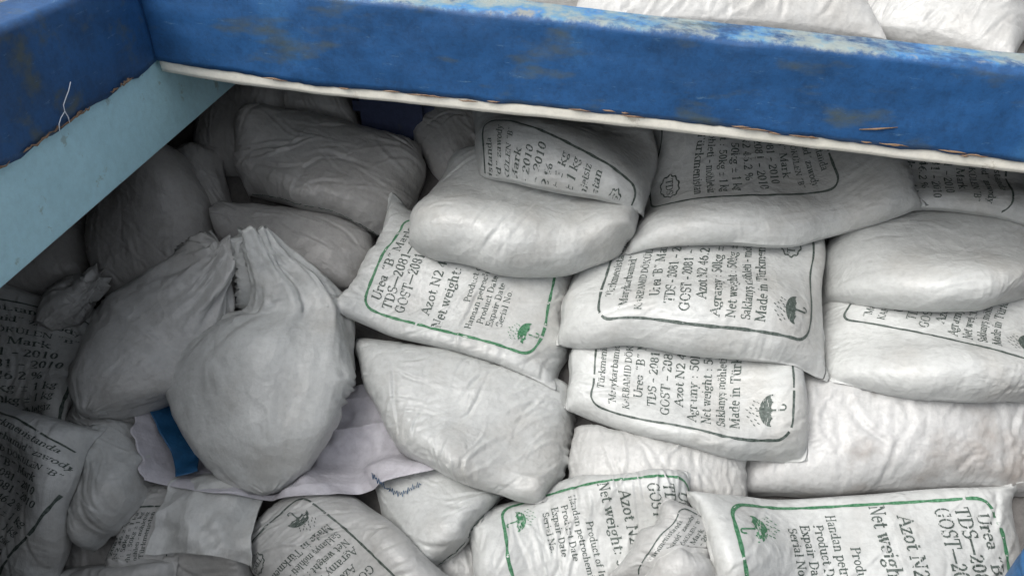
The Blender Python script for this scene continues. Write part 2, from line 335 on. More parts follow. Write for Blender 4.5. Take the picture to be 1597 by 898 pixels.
# ------------------------------------------------------------------ lettering: a bold roman face drawn with a broad nib
# l = straight stroke, a = arc (centre, radii, degrees), s = serif bar; t = thin stroke
GL = {
'A': (.70, "t .06 0 .33 .66;l .36 .66 .62 0;t .16 .22 .50 .22;s .07 0;s .62 0"),
'B': (.66, "l .15 0 .15 .66;a .32 .50 .18 .16 -90 90;a .33 .17 .21 .17 -90 90;t .15 .66 .32 .66;t .15 .34 .33 .34;t .15 0 .33 0;s .13 0;s .13 .66"),
'C': (.66, "a .36 .33 .26 .33 50 310;t .58 .66 .58 .46"),
'D': (.70, "l .15 0 .15 .66;a .30 .33 .30 .33 -90 90;t .12 .66 .30 .66;t .12 0 .30 0;s .12 0;s .12 .66"),
'E': (.62, "l .15 0 .15 .66;t .1 .66 .54 .66;t .1 0 .56 0;t .15 .34 .42 .34;t .54 .66 .54 .5;t .57 0 .57 .17;t .42 .43 .42 .25;s .12 0;s .12 .66"),
'G': (.74, "a .36 .33 .28 .33 50 300;t .60 .66 .60 .48;l .57 .30 .57 .04;s .57 .30"),
'H': (.74, "l .15 0 .15 .66;l .58 0 .58 .66;t .15 .34 .58 .34;s .15 0;s .15 .66;s .58 0;s .58 .66"),
'I': (.38, "l .19 0 .19 .66;s .19 0;s .19 .66"),
'K': (.72, "l .15 0 .15 .66;t .20 .28 .56 .64;l .30 .38 .58 .02;s .15 0;s .15 .66;s .58 .66;s .60 0"),
'L': (.62, "l .15 0 .15 .66;t .1 0 .54 0;t .56 0 .56 .2;s .15 .66;s .12 0"),
'M': (.90, "t .14 0 .14 .66;l .17 .66 .43 .04;t .45 .04 .70 .64;l .73 0 .73 .66;s .12 0;s .12 .66;s .74 0;s .76 .66"),
'N': (.74, "t .14 0 .14 .66;l .15 .64 .58 .02;t .60 0 .60 .66;s .13 0;s .10 .66;s .60 .66"),
'O': (.74, "a .37 .33 .28 .33 0 360"),
'P': (.62, "l .15 0 .15 .66;a .30 .49 .21 .17 -90 90;t .15 .66 .30 .66;t .15 .32 .30 .32;s .15 0;s .12 .66"),
'R': (.70, "l .15 0 .15 .66;a .30 .50 .19 .16 -90 90;t .15 .66 .30 .66;t .15 .34 .30 .34;l .34 .32 .58 .02;s .15 0;s .12 .66;s .62 0"),
'S': (.56, "a .28 .49 .18 .17 40 250;a .27 .17 .19 .17 -140 75;t .46 .66 .46 .5;t .08 .0 .08 .18"),
'T': (.66, "l .33 0 .33 .66;t .06 .66 .60 .66;t .06 .66 .06 .5;t .60 .66 .60 .5;s .33 0"),
'U': (.72, "l .15 .2 .15 .66;t .60 .2 .60 .66;a .375 .21 .225 .21 180 360;s .15 .66;s .60 .66"),
'a': (.50, "a .22 .31 .14 .14 30 150;l .34 .33 .34 .06;a .20 .13 .12 .12 30 330;t .34 .02 .44 .02"),
'b': (.56, "l .14 0 .14 .68;a .30 .22 .17 .22 -140 140;s .10 .68"),
'c': (.46, "a .24 .22 .17 .22 45 315;d .35 .36"),
'd': (.56, "l .40 0 .40 .68;a .24 .22 .17 .22 40 320;s .36 .68;s .45 0"),
'e': (.46, "a .24 .22 .17 .22 0 300;t .10 .26 .38 .26"),
'f': (.36, "l .15 0 .15 .52;a .27 .52 .12 .15 60 180;t .03 .43 .30 .43;s .15 0"),
'g': (.50, "a .22 .29 .14 .14 0 360;a .22 -.08 .17 .10 0 360;t .34 .42 .46 .43"),
'h': (.58, "l .14 0 .14 .68;a .29 .28 .15 .15 0 150;l .44 0 .44 .28;s .14 0;s .44 0;s .10 .68"),
'i': (.30, "l .15 0 .15 .43;d .15 .60;s .15 0;s .10 .43"),
'j': (.30, "l .17 -.1 .17 .43;d .17 .60;a .07 -.1 .10 .1 180 360"),
'k': (.56, "l .14 0 .14 .68;t .16 .18 .42 .42;l .26 .26 .46 .02;s .14 0;s .48 0;s .44 .43;s .10 .68"),
'l': (.30, "l .15 0 .15 .68;s .15 0;s .10 .68"),
'm': (.84, "l .13 0 .13 .43;a .27 .28 .14 .15 0 150;l .41 0 .41 .28;a .56 .28 .15 .15 0 150;l .71 0 .71 .28;s .13 0;s .41 0;s .71 0;s .09 .43"),
'n': (.58, "l .14 0 .14 .43;a .29 .28 .15 .15 0 150;l .44 0 .44 .28;s .14 0;s .44 0;s .10 .43"),
'o': (.50, "a .25 .22 .17 .22 0 360"),
'p': (.56, "l .14 -.2 .14 .43;a .30 .22 .17 .22 -140 140;s .14 -.2;s .10 .43"),
'r': (.44, "l .14 0 .14 .43;a .28 .29 .14 .14 50 150;d .37 .38;s .14 0;s .10 .43"),
's': (.40, "a .20 .32 .12 .11 40 250;a .19 .11 .13 .11 -140 75"),
't': (.36, "l .16 .08 .16 .58;a .26 .09 .10 .09 180 320;t .04 .43 .32 .43"),
'u': (.58, "l .14 .14 .14 .43;a .28 .15 .14 .15 180 330;l .44 0 .44 .43;s .10 .43;s .40 .43;s .48 0"),
'v': (.50, "l .10 .42 .25 .02;t .26 .02 .41 .42;s .09 .43;s .42 .43"),
'w': (.72, "l .10 .42 .23 .02;t .24 .02 .36 .40;l .36 .42 .48 .02;t .50 .02 .62 .42;s .09 .43;s .36 .43;s .63 .43"),
'x': (.50, "l .09 .42 .40 .02;t .08 .01 .40 .42;s .08 0;s .41 0;s .09 .43;s .41 .43"),
'y': (.50, "l .10 .42 .25 .02;t .10 -.2 .41 .42;d .10 -.17;s .09 .43;s .42 .43"),
'z': (.46, "t .07 .43 .38 .43;l .34 .40 .10 .03;t .07 0 .40 0;t .07 .43 .07 .33;t .40 0 .40 .1"),
'0': (.50, "a .25 .33 .16 .33 0 360"), '1': (.50, "l .25 0 .25 .66;t .12 .56 .25 .65;s .25 0"),
'2': (.50, "a .24 .47 .16 .19 -30 160;l .35 .36 .10 .04;t .08 0 .42 0;t .08 .03 .42 .03;t .43 .0 .43 .1"),
'4': (.50, "l .33 0 .33 .66;t .05 .20 .46 .20;t .05 .22 .33 .64"),
'5': (.50, "t .15 .66 .42 .66;t .15 .62 .42 .62;t .14 .38 .14 .64;a .23 .21 .18 .21 -140 110"),
'6': (.50, "a .25 .20 .16 .20 0 360;a .40 .25 .31 .41 105 180"),
'8': (.50, "a .25 .49 .14 .16 0 360;a .25 .17 .17 .17 0 360"),
':': (.30, "d .15 .36;d .15 .05"), '.': (.26, "d .13 .05"), '-': (.40, "l .08 .22 .32 .22;l .08 .25 .32 .25"), '\u2014': (.80, "l .02 .23 .78 .23;l .02 .26 .78 .26"),
'\u201c': (.44, "d .13 .58;t .13 .58 .18 .68;d .31 .58;t .31 .58 .36 .68"), '\u201d': (.44, "d .13 .62;t .13 .62 .08 .52;d .31 .62;t .31 .62 .26 .52"),
'\u00b1': (.56, "t .28 .12 .28 .50;t .10 .31 .46 .31;t .10 .34 .46 .34;t .10 .02 .46 .02;t .10 .05 .46 .05"),
'%': (.80, "a .20 .48 .12 .16 0 360;a .60 .17 .12 .16 0 360;t .18 0 .62 .66"), ' ': (.27, ""),
}
GL['\u00f6'] = (GL['o'][0], GL['o'][1] + ";d .16 .58;d .34 .58"); GL['\u00fc'] = (GL['u'][0], GL['u'][1] + ";d .19 .58;d .39 .58")
GL['\u00d6'] = (GL['O'][0], GL['O'][1] + ";d .26 .80;d .48 .80"); GL['\u00dc'] = (GL['U'][0], GL['U'][1] + ";d .28 .80;d .48 .80")
GL['\u015f'] = (GL['s'][0], GL['s'][1] + ";t .20 -.02 .24 -.10;d .20 -.12")
ROWS = 34; CELL = 1.14 / ROWS; YB = -.24
def raster_runs(segs, w, x0=-.04, y0=YB, rows=ROWS, cell=CELL):
    """segs: (points, hx, hy). returns horizontal runs (xa, xb, ya, yb) covering the inked cells"""
    nx = int(math.ceil((w + .08) / cell)); X = x0 + (np.arange(nx) + .5) * cell; Y = y0 + (np.arange(rows) + .5) * cell
    GX, GY = np.meshgrid(X, Y); on = np.zeros(GX.shape, bool)
    for pts, hx, hy in segs:
        for (ax, ay), (bx, by) in zip(pts[:-1], pts[1:]):
            ux, uy = (bx - ax) / hx, (by - ay) / hy; px, py = (GX - ax) / hx, (GY - ay) / hy; l2 = ux * ux + uy * uy
            t = np.clip((px * ux + py * uy) / l2, 0, 1) if l2 > 1e-9 else 0
            on |= (px - t * ux) ** 2 + (py - t * uy) ** 2 < 1
    out = []
    for j in range(rows):
        row = on[j]; i = 0
        while i < nx:
            if row[i]:
                k = i
                while k < nx and row[k] and k - i < 7: k += 1
                out.append((x0 + i * cell, x0 + k * cell, y0 + j * cell, y0 + (j + 1) * cell)); i = k
            else: i += 1
    return np.array(out) if out else np.zeros((0, 4))
_gc = {}
def glyph(c):
    if c in _gc: return _gc[c]
    w, d = GL[c]; segs = []
    for q in d.split(';'):
        if not q: continue
        k, *v = q.split(); v = [float(z) for z in v]
        if k == 'l': segs.append(([(v[0], v[1]), (v[2], v[3])], .066, .030))
        if k == 't': segs.append(([(v[0], v[1]), (v[2], v[3])], .030, .028))
        if k == 'd': segs.append(([(v[0], v[1]), (v[0], v[1])], .058, .058))
        if k == 's': segs.append(([(v[0] - .09, v[1]), (v[0] + .09, v[1])], .02, .026))
        if k == 'a': segs.append(([(v[0] + v[2] * math.cos(math.radians(v[4] + (v[5] - v[4]) * i / 16)), v[1] + v[3] * math.sin(math.radians(v[4] + (v[5] - v[4]) * i / 16))) for i in range(17)], .060, .030))
    _gc[c] = (w, raster_runs(segs, w)); return _gc[c]
def text_runs(s, size, cx, y, track=1.0, maxw=.375, xs=.90):
    """quads in panel metres: x to the right, y down the length of the sack"""
    W = sum(glyph(c)[0] for c in s) * track; x = -W / 2; out = []; xs = min(xs, maxw / (W * size))
    for c in s:
        w, r = glyph(c)
        if len(r): out.append(np.stack([cx + (x + r[:, 0]) * size * xs, cx + (x + r[:, 1]) * size * xs, y - r[:, 3] * size, y - r[:, 2] * size], 1))
        x += w * track
    return np.concatenate(out) if out else np.zeros((0, 4))
def stroke_runs(pts, hw, cell=.004):
    pts = np.array(pts); lo = pts.min(0) - hw - cell; hi = pts.max(0) + hw + cell
    r = raster_runs([(list(map(tuple, pts)), hw, hw)], hi[0] - lo[0], lo[0], lo[1], int((hi[1] - lo[1]) / cell) + 1, cell); return r
def umbrella(cx, cy, s, up=1):
    """open umbrella with a hooked handle and rain above it; y runs down the sack"""
    out = []
    n = 26
    for j in range(n):                                  # canopy: half disc with a scalloped rim
        y = (j + .5) / n * .52; w = math.sqrt(max(0, 1 - (1 - y / .52) ** 2)) * .55
        if y > .44:
            xs_ = np.linspace(-w, w, 23)
            for a, b in zip(xs_[:-1], xs_[1:]):
                m = (a + b) / 2
                if .52 - .075 * abs(math.sin(m * math.pi / .275)) > y: out.append((a, b, y - .01, y + .01))
        else: out += [(a, b, y - .0105, y + .0105) for a, b in zip(np.linspace(-w, w, 9)[:-1], np.linspace(-w, w, 9)[1:])]
    out = np.array(out); out[:, 2:] -= .30
    hk = [(0, .2), (0, .62)] + [(.09 - .09 * math.cos(math.pi * k / 8), .62 + .10 * math.sin(math.pi * k / 8)) for k in range(9)] + [(.18, .56)]
    h = stroke_runs(hk, .028, .022)
    tip = stroke_runs([(0, -.38), (0, -.28)], .025, .02)
    dr = []
    for i, (dx, dy) in enumerate([(-.42, -.34), (-.30, -.46), (-.16, -.40), (-.08, -.54), (.10, -.44), (.22, -.56), (.30, -.38), (-.34, -.62), (-.05, -.68), (.12, -.66), (.36, -.52), (-.48, -.50), (.05, -.80), (-.2, -.76)]):
        dr.append(stroke_runs([(dx, dy), (dx - .04, dy + .07)], .017, .012))
    q = np.concatenate([out, h, tip] + dr)
    return np.stack([cx + q[:, 0] * s, cx + q[:, 1] * s, cy + q[:, 2] * s * up, cy + q[:, 3] * s * up], 1)
def stamp(cx, cy, s):
    """round scalloped quality stamp with the letters TDS"""
    p = [((1 + .07 * math.cos(10 * a)) * math.cos(a) * .9, (1 + .07 * math.cos(10 * a)) * math.sin(a) * .7) for a in np.linspace(0, 2 * math.pi, 81)]
    r = stroke_runs(p, .05, .04); r = np.stack([cx + r[:, 0] * s, cx + r[:, 1] * s, cy + r[:, 2] * s, cy + r[:, 3] * s], 1)
    return np.concatenate([r, text_runs('TDS', .78 * s, cx, cy + .27 * s)])
PW, PL = .215, .36                                       # half width and half length of the printed frame
def frame_runs(w, l, hw):
    r = .045; p = []
    for cx, cy, a0 in ((w - r, l - r, 0), (-w + r, l - r, 90), (-w + r, -l + r, 180), (w - r, -l + r, 270)):
        for k in range(7):
            a = math.radians(a0 + 15 * k); p.append((cx + r * math.cos(a), cy + r * math.sin(a)))
    p.append(p[0]); out = []
    pts = []                                             # as short slanted quads, given by 4 corners each
    P = np.array(p); 
    D = []
    for a, b in zip(P[:-1], P[1:]):
        n = max(1, int(np.linalg.norm(b - a) / .008))
        for k in range(n): D.append(a + (b - a) * k / n)
    D = np.array(D + [P[0]]); T = np.gradient(D, axis=0); T /= np.linalg.norm(T, axis=1)[:, None]; Nn = np.stack([-T[:, 1], T[:, 0]], 1)
    wv = hw * (1 + .25 * np.sin(np.arange(len(D)) * .7) * np.sin(np.arange(len(D)) * .23))
    A, B = D + Nn * wv[:, None], D - Nn * wv[:, None]
    return np.stack([A[:-1], A[1:], B[1:], B[:-1]], 1)   # (n,4,2)
def quads(r): return np.stack([np.stack([r[:, 0], r[:, 2]], 1), np.stack([r[:, 1], r[:, 2]], 1), np.stack([r[:, 1], r[:, 3]], 1), np.stack([r[:, 0], r[:, 3]], 1)], 1)
def print_panel(kind):
    K = []                                               # (quads, material slot)  1 = black, 2 = green
    if kind == 'A':
        lines = [("T\u00fcrkmenistanda", .040, 0, 1), ("\u201cMarykarbamid\u201d zawody", .040, 0, .98), ("KARBAMID D\u00d6K\u00dcLEN \u201cB\u201d", .034, 0, 1), ("Urea \u201cB\u201d Mark", .045, 0, 1), ("TDS - 2081 - 2010", .045, 0, 1),
                 ("GOST - 2081 - 2010", .047, 0, 1), ("Azot N2 46.2 %", .046, 0, 1), ("Agramy : 50kg \u00b1 1 kg", .047, 0, 1), ("Net weight : 50kg \u00b1 1 kg", .046, 0, 1), ("Saklany\u015f m\u00f6hleti - m\u00f6hletsiz", .0435, 0, .98), ("Made in T\u00fcrkmenistan", .048, 0, 1)]
        r = [text_runs(s, z, c, -.315 + i * .0495, tr) for i, (s, z, c, tr) in enumerate(lines)]
        r.append(umbrella(-.13, .272, .085)); r.append(stamp(.125, .275, .052))
        K.append((quads(np.concatenate(r)), 1)); K.append((frame_runs(PW, PL, .0042), 1, 'frame'))
    else:
        lines = [("Urea \u201cB\u201d Mark", .056, 0, -.30), ("TDS\u20142081\u20142010", .058, 0, -.245), ("GOST\u20142081\u20142010", .060, 0, -.188),
                 ("Azot N2 46.2 %", .056, .0, -.085), ("Net weight: 50 kg", .056, -.02, -.02), ("Product of Iran", .036, .03, .055), ("Handan petrochemical", .036, -.02, .095), ("Product Date", .036, -.055, .133),
                 ("Expair Date", .036, -.065, .170), ("Serial No.", .036, -.07, .207)]
        r = [text_runs(s, z, c, y) for (s, z, c, y) in lines]
        K.append((quads(np.concatenate(r)), 1)); K.append((quads(umbrella(-.135, .295, .075)), 2)); K.append((frame_runs(PW, PL, .0058), 2, 'frame'))
    return K
PANELS = {k: print_panel(k) for k in 'AB'}

# ------------------------------------------------------------------ filled sack shapes: two sewn sheets blown up and settled
def simulate(seed, nu=54, nv=32, L=.92, W=.56, fill=.80, steps=150, PK=5):
    rs = np.random.RandomState(seed)
    u = np.linspace(-L / 2, L / 2, nu); v = np.linspace(-W / 2, W / 2, nv); U, V = np.meshgrid(u, v, indexing='ij')
    P = np.zeros((2, nu, nv, 3)); P[:, :, :, 0] = U; P[:, :, :, 1] = V
    kn = rs.uniform(-1, 1)
    dome = (1 - (U / (L / 2)) ** 2) * (1 - (V / (W / 2)) ** 2)
    P[0, :, :, 2] = .03 * dome; P[1, :, :, 2] = -.03 * dome
    P[..., 2] += .004 * rs.randn(2, nu, nv) * (dome > 0); 
    fillmap = 1 + .35 * smooth_noise(U * 3 + 9, V * 4 + 5, seed) * 1.0
    Q = P.copy(); du, dv = L / (nu - 1), W / (nv - 1); dd = math.hypot(du, dv)
    def con(P, a, b, rest, k, kc):
        A, B = P[a], P[b]; d = B - A; l = np.sqrt((d * d).sum(-1, keepdims=True)) + 1e-9
        e = (l - rest) / l; e = np.where(e > 0, e * k, e * kc) * .5; c = d * e; P[a] += c; P[b] -= c
    s = slice
    G = []
    for o in (0, 1):
        n = (nu - o) // 2 * 2; G.append(((s(None), s(o, o + n, 2)), (s(None), s(o + 1, o + 1 + n, 2)), du, 1, .10)) 
        n = (nv - o) // 2 * 2; G.append(((s(None), s(None), s(o, o + n, 2)), (s(None), s(None), s(o + 1, o + 1 + n, 2)), dv, 1, .10))
    def pair(o):
        n = (nu - o) // 2 * 2
        G.append(((s(None), s(o, o + n, 2), s(0, -1)), (s(None), s(o + 1, o + 1 + n, 2), s(1, None)), dd, .6, .03))
        G.append(((s(None), s(o, o + n, 2), s(1, None)), (s(None), s(o + 1, o + 1 + n, 2), s(0, -1)), dd, .6, .03))
    pair(0); pair(1)
    # last odd rows
    fix = []
    for g in G:
        a, b, r, k, kc = g; fix.append(g)
    bend = [((s(None), s(0, nu - 2)), (s(None), s(2, nu)), 2 * du), ((s(None), s(None), s(0, nv - 2)), (s(None), s(None), s(2, nv)), 2 * dv)]
    def weld(P):
        for sl in ((s(0, 1), s(None)), (s(nu - 1, nu), s(None)), (s(None), s(0, 1)), (s(None), s(nv - 1, nv))):
            m = (P[(0,) + sl] + P[(1,) + sl]) / 2; P[(0,) + sl] = m; P[(1,) + sl] = m
    Vt = L * W * .17 * fill
    for it in range(steps):
        vel = (P - Q) * .90; Q = P.copy()
        dU = np.gradient(P, axis=1); dV = np.gradient(P, axis=2); n = np.cross(dU, dV); n[1] *= -1
        zz = P[..., 2]; vol = float((n[..., 2] * zz).sum()) 
        pr = max(-.5, min(1.5, 5 * (1 - vol / Vt))) * PK + .02
        hyd = 1 + 2.2 * np.clip(.07 - P[..., 2:3], -.2, .3) / .2
        P = P + vel + n * pr * 1.0 * hyd * (fillmap[None, ..., None])
        P[..., 2] -= .00022
        for sub in range(4):
            for a, b, r, k, kc in G: con(P, a, b, r, k, kc)
            weld(P)
        for a, b, r in bend:
            A, B = P[a], P[b]; d = B - A; l = np.sqrt((d * d).sum(-1, keepdims=True)) + 1e-9; c = d * (np.minimum(0, (l - r) / l) * .05 * .5)
            P[a] += c; P[b] -= c
        P[..., 2] = np.maximum(P[..., 2], -.055)
        weld(P)
        P -= P.mean((0, 1, 2)) * [1, 1, 0]
        if it < steps * .7:                              # handled: ends pushed together and sheared, then let go
            q = 1 - .0003 * (1 + math.sin(it * .3)); P[..., 0] *= q; P[..., 1] += P[..., 0] * .00015 * kn
    return P
def upsample(P, k):
    for ax in (1, 2):
        n = P.shape[ax]; m = (n - 1) * k + 1; x = np.arange(m) / k; i = np.clip(np.floor(x).astype(int), 0, n - 2); f = x - i
        g = lambda j: np.take(P, np.clip(j, 0, n - 1), axis=ax)
        sh = [1] * P.ndim; sh[ax] = m; f = f.reshape(sh)
        p0, p1, p2, p3 = g(i - 1), g(i), g(i + 1), g(i + 2)
        P = .5 * (2 * p1 + (p2 - p0) * f + (2 * p0 - 5 * p1 + 4 * p2 - p3) * f * f + (3 * p1 - p0 - 3 * p2 + p3) * f ** 3)
    return P
import time as _t; _t0 = _t.time()
VARI = []
for sd_, fl in ((1, .80), (2, .70), (3, .88), (4, .76), (5, .84)):
    P = simulate(sd_, fill=fl)
    e = P[0, -1].mean(0) - P[0, 0].mean(0); an = -math.atan2(e[1], e[0]); P = P @ np.array([[math.cos(an), math.sin(an), 0], [-math.sin(an), math.cos(an), 0], [0, 0, 1]])
    cx = np.abs(P[0][[0, 0, -1, -1], [0, -1, 0, -1], 0]).mean(); cy = np.abs(P[0][[0, 0, -1, -1], [0, -1, 0, -1], 1]).mean()
    z0 = P[0][[0, 0, -1, -1], [0, -1, 0, -1], 2].mean()
    P = P.copy(); P[..., 0] /= cx; P[..., 1] /= cy; P[..., 2] -= -.055; P[..., 2] /= P[..., 2].max()
    VARI.append(upsample(P, 3))
print('sim', _t.time() - _t0, VARI[0].shape)

# ------------------------------------------------------------------ the heap: a height field the sacks are laid on one after another
RES = .012; S0, S1, T0, T1 = -2.9, 2.9, -2.0, 2.2
NS, NT_ = int((S1 - S0) / RES), int((T1 - T0) / RES)
H = np.full((NS, NT_), -.16)
def blur(A, sig):
    k = int(3 * sig / RES); x = np.arange(-k, k + 1) * RES; w = np.exp(-x * x / 2 / sig / sig); w /= w.sum()
    B = np.pad(A, k, mode='edge'); B = np.apply_along_axis(lambda r: np.convolve(r, w, 'valid'), 0, B) if False else B
    out = np.zeros((A.shape[0], B.shape[1]))
    for i, ww in enumerate(w): out += ww * B[i:i + A.shape[0]]
    o2 = np.zeros(A.shape)
    for i, ww in enumerate(w): o2 += ww * out[:, i:i + A.shape[1]]
    return o2
def samp(A, s, t):
    x = np.clip((s - S0) / RES - .5, 0, NS - 1.001); y = np.clip((t - T0) / RES - .5, 0, NT_ - 1.001)
    i, j = np.floor(x).astype(int), np.floor(y).astype(int); fx, fy = x - i, y - j
    return A[i, j] * (1 - fx) * (1 - fy) + A[i + 1, j] * fx * (1 - fy) + A[i, j + 1] * (1 - fx) * fy + A[i + 1, j + 1] * fx * fy
def splat(s, t, h):
    i = ((s - S0) / RES).astype(int).ravel(); j = ((t - T0) / RES).astype(int).ravel(); ok = (i >= 0) & (i < NS) & (j >= 0) & (j < NT_)
    np.maximum.at(H, (i[ok], j[ok]), h.ravel()[ok])
def detail(U, V, seed, wr, ang, freq):
    """fold relief in metres on the sheet (U,V in metres): single long creases, puckers running in from the seams, soft dents"""
    rs = np.random.RandomState(seed + 900)
    b = smooth_noise(U * 9 + 30, V * 9 + 30, seed + 4); b2 = smooth_noise(U * 3.5 + 30, V * 3.5 + 10, seed + 5)
    out = .003 * b + .012 * b2 + .002 * smooth_noise(U * 26 + 30, V * 26 + 30, seed + 6)
    hu, hv = np.abs(U).max(), np.abs(V).max()
    wx = U + .022 * smooth_noise(U * 8 + 3, V * 8, seed + 11); wy = V + .022 * smooth_noise(U * 8, V * 8 + 5, seed + 12)
    wr = .6 + 1.15 * wr; n = int(30 + 34 * wr)
    for q in range(n):
        cx, cy = rs.uniform(-hu, hu), rs.uniform(-hv, hv); an = ang + rs.normal(0, .28); l = rs.uniform(.05, .20); w = rs.uniform(.0025, .008) * (14 / max(freq, 8)) ** .5
        a = rs.uniform(-1, 1) * w * .42 * wr
        x = (wx - cx) * math.cos(an) + (wy - cy) * math.sin(an); y = -(wx - cx) * math.sin(an) + (wy - cy) * math.cos(an) + .4 * rs.uniform(-1, 1) * x * x / l
        ok = (np.abs(x) < l) & (np.abs(y) < 4 * w)
        xx, yy = x[ok], y[ok]
        out[ok] += a * (1 - (xx / l) ** 2) ** 2 * (np.exp(-(yy / w) ** 2) - .45 * np.exp(-((yy - 1.6 * w) / w) ** 2)) 
    for (d, al, f) in ((hu - np.abs(U), V + np.sign(U) * 3, 60), (hv - np.abs(V), U + np.sign(V) * 3, 48)):
        k = 1 - 2 * np.abs(smooth_noise(al * f + 200, d * 6 + 20, seed + 21)); m = np.clip(.3 + smooth_noise(al * 7 + 50, d * 0 + 9., seed + 22), 0, 1)
        out += .0042 * (.5 + .5 * wr) * k * m * np.exp(-d / .055)
    return out
count = [0]
def sack(name, label, c, T=.19, mat_=None, var=None, seed=0, bow=(0, 0, 0, 0), wr=1.0, ang=0.2, freq=22, panel=None, off=(0, 0), rot=0, psc=1.0,
         lift=0, tilt=(0, 0), sig=.07, droop=.6, hem=True, cat='sack', group='filled urea sacks heaped in the hold', ink=None, offset_n=.0012, hemw=.024, rnd=0, stitch=None):
    """c = photo pixels of the four corners TL, TR, BR, BL of the sheet as its print reads (clockwise in the picture);
       bow = outward swell in pixels of the top, right, bottom, left side"""
    count[0] += 1; seed = seed or count[0] * 17; var = count[0] % 5 if var is None else var
    P = VARI[var]
    if seed % 2: P = P[:, ::-1] * [-1, 1, 1]
    if (seed // 2) % 2: P = P[:, :, ::-1] * [1, -1, 1]
    nu, nv = P.shape[1:3]
    c = np.array(c, float); Hb = blur(H, sig); Hs = blur(H, .02)
    ct = np.zeros((4, 2)); hh = np.zeros(4) + .1
    for _ in range(4):
        s, t = unproj(c[:, 0], c[:, 1], hh); ct = np.stack([s, t], 1)
        hh = .6 * samp(Hb, s, t) + .4 * samp(Hb, s * .7 + s.mean() * .3, t * .7 + t.mean() * .3) + .05 + lift
    X, Y, Z = P[..., 0], P[..., 1], P[..., 2]                 # X along the length (down the print), Y across it
    a, b = (Y + 1) / 2, (X + 1) / 2
    TL, TR, BR, BL = ct
    pos = ((1 - a) * (1 - b))[..., None] * TL + (a * (1 - b))[..., None] * TR + (a * b)[..., None] * BR + ((1 - a) * b)[..., None] * BL
    cen = ct.mean(0); px = np.linalg.norm(O) / F
    for k, (i, j) in enumerate(((0, 1), (1, 2), (2, 3), (3, 0))):
        if not bow[k]: continue
        m = (ct[i] + ct[j]) / 2; d = ct[j] - ct[i]; nrm = np.array([-d[1], d[0]]); nrm /= np.linalg.norm(nrm)
        if nrm @ (m - cen) < 0: nrm = -nrm
        along = (Y if k % 2 == 0 else X); across = {0: -X, 1: Y, 2: X, 3: -Y}[k]
        w = np.clip(1 - along ** 2, 0, 1) * np.clip((across + 1) / 2, 0, 1.2) ** 1.3
        pos = pos + (w * bow[k] * px)[..., None] * nrm
    if rnd:
        cw = (np.clip(np.abs(X), 0, 1.1) * np.clip(np.abs(Y), 0, 1.1)) ** 2.5; pos = cen + (pos - cen) * (1 - rnd * cw)[..., None]
    ed_ = np.clip(np.maximum(np.abs(X), np.abs(Y)), 0, 1) ** 4
    pos = pos + .014 * (ed_ * smooth_noise(X * 2.6 + 20, Y * 2.6 + 20, seed + 50))[..., None] + .014 * (ed_ * smooth_noise(X * 2.6 + 40, Y * 2.6 + 20, seed + 51))[..., None] * np.array([1, -1])
    s, t = pos[..., 0], pos[..., 1]
    L = np.linalg.norm((TL + TR - BL - BR) / 2); W = np.linalg.norm((TL + BL - TR - BR) / 2)
    ui = np.linspace(-1, 1, nu)[:, None] * np.ones((1, nv)); vi = np.ones((nu, 1)) * np.linspace(-1, 1, nv)[None]
    corner = (np.abs(ui) * np.abs(vi)) ** 4; edge = np.maximum(np.abs(ui), np.abs(vi)) ** 6
    base = samp(Hb, s, t) + lift + tilt[0] * X + tilt[1] * Y
    z = base + T * Z * (1 - .0 * edge)
    z -= (T * .25 * droop * (corner + .35 * edge))[None] * (Z > 0)
    dt = detail(ui * L / 2, vi * W / 2, seed, wr, ang, freq) * np.clip((1 - np.abs(ui)) * 30, 0, 1) * np.clip((1 - np.abs(vi)) * 22, 0, 1)
    floor_ = samp(Hs, s, t)
    z[0] += dt
    z[0] = np.where(z[0] > floor_[0] + .006, z[0], floor_[0] + .006 + .0 * z[0])
    z[1] = np.minimum(np.maximum(z[1], floor_[1] + .002), z[0] + 0)
    for arr in (z,):
        m = (arr[0] + arr[1]) / 2
        for sl in ((0, slice(None)), (-1, slice(None)), (slice(None), 0), (slice(None), -1)): arr[1][sl] = arr[0][sl]
    Wd = toworld(s, t, z)
    top, bot = Wd
    # sideways push of the folds so that side walls crease too
    nn = np.cross(np.gradient(top, axis=0), np.gradient(top, axis=1)); nn /= np.linalg.norm(nn, axis=-1, keepdims=True) + 1e-12
    if (nn @ HN).mean() < 0: nn = -nn
    k = 3; n0 = nu * nv
    V = [top.reshape(-1, 3), bot.reshape(-1, 3)]
    I = np.arange(n0).reshape(nu, nv); f = lambda I: np.stack([I[:-1, :-1], I[1:, :-1], I[1:, 1:], I[:-1, 1:]], -1).reshape(-1, 4)
    J = I + n0; J[0], J[-1], J[:, 0], J[:, -1] = I[0], I[-1], I[:, 0], I[:, -1]
    faces = [f(I), f(J)[:, ::-1]]; fm = [np.zeros(len(faces[0]) * 2, int)]
    uvs = np.stack([ui * L / 2, vi * W / 2], -1).reshape(-1, 2); UV = [uvs, uvs]
    nvert = 2 * n0
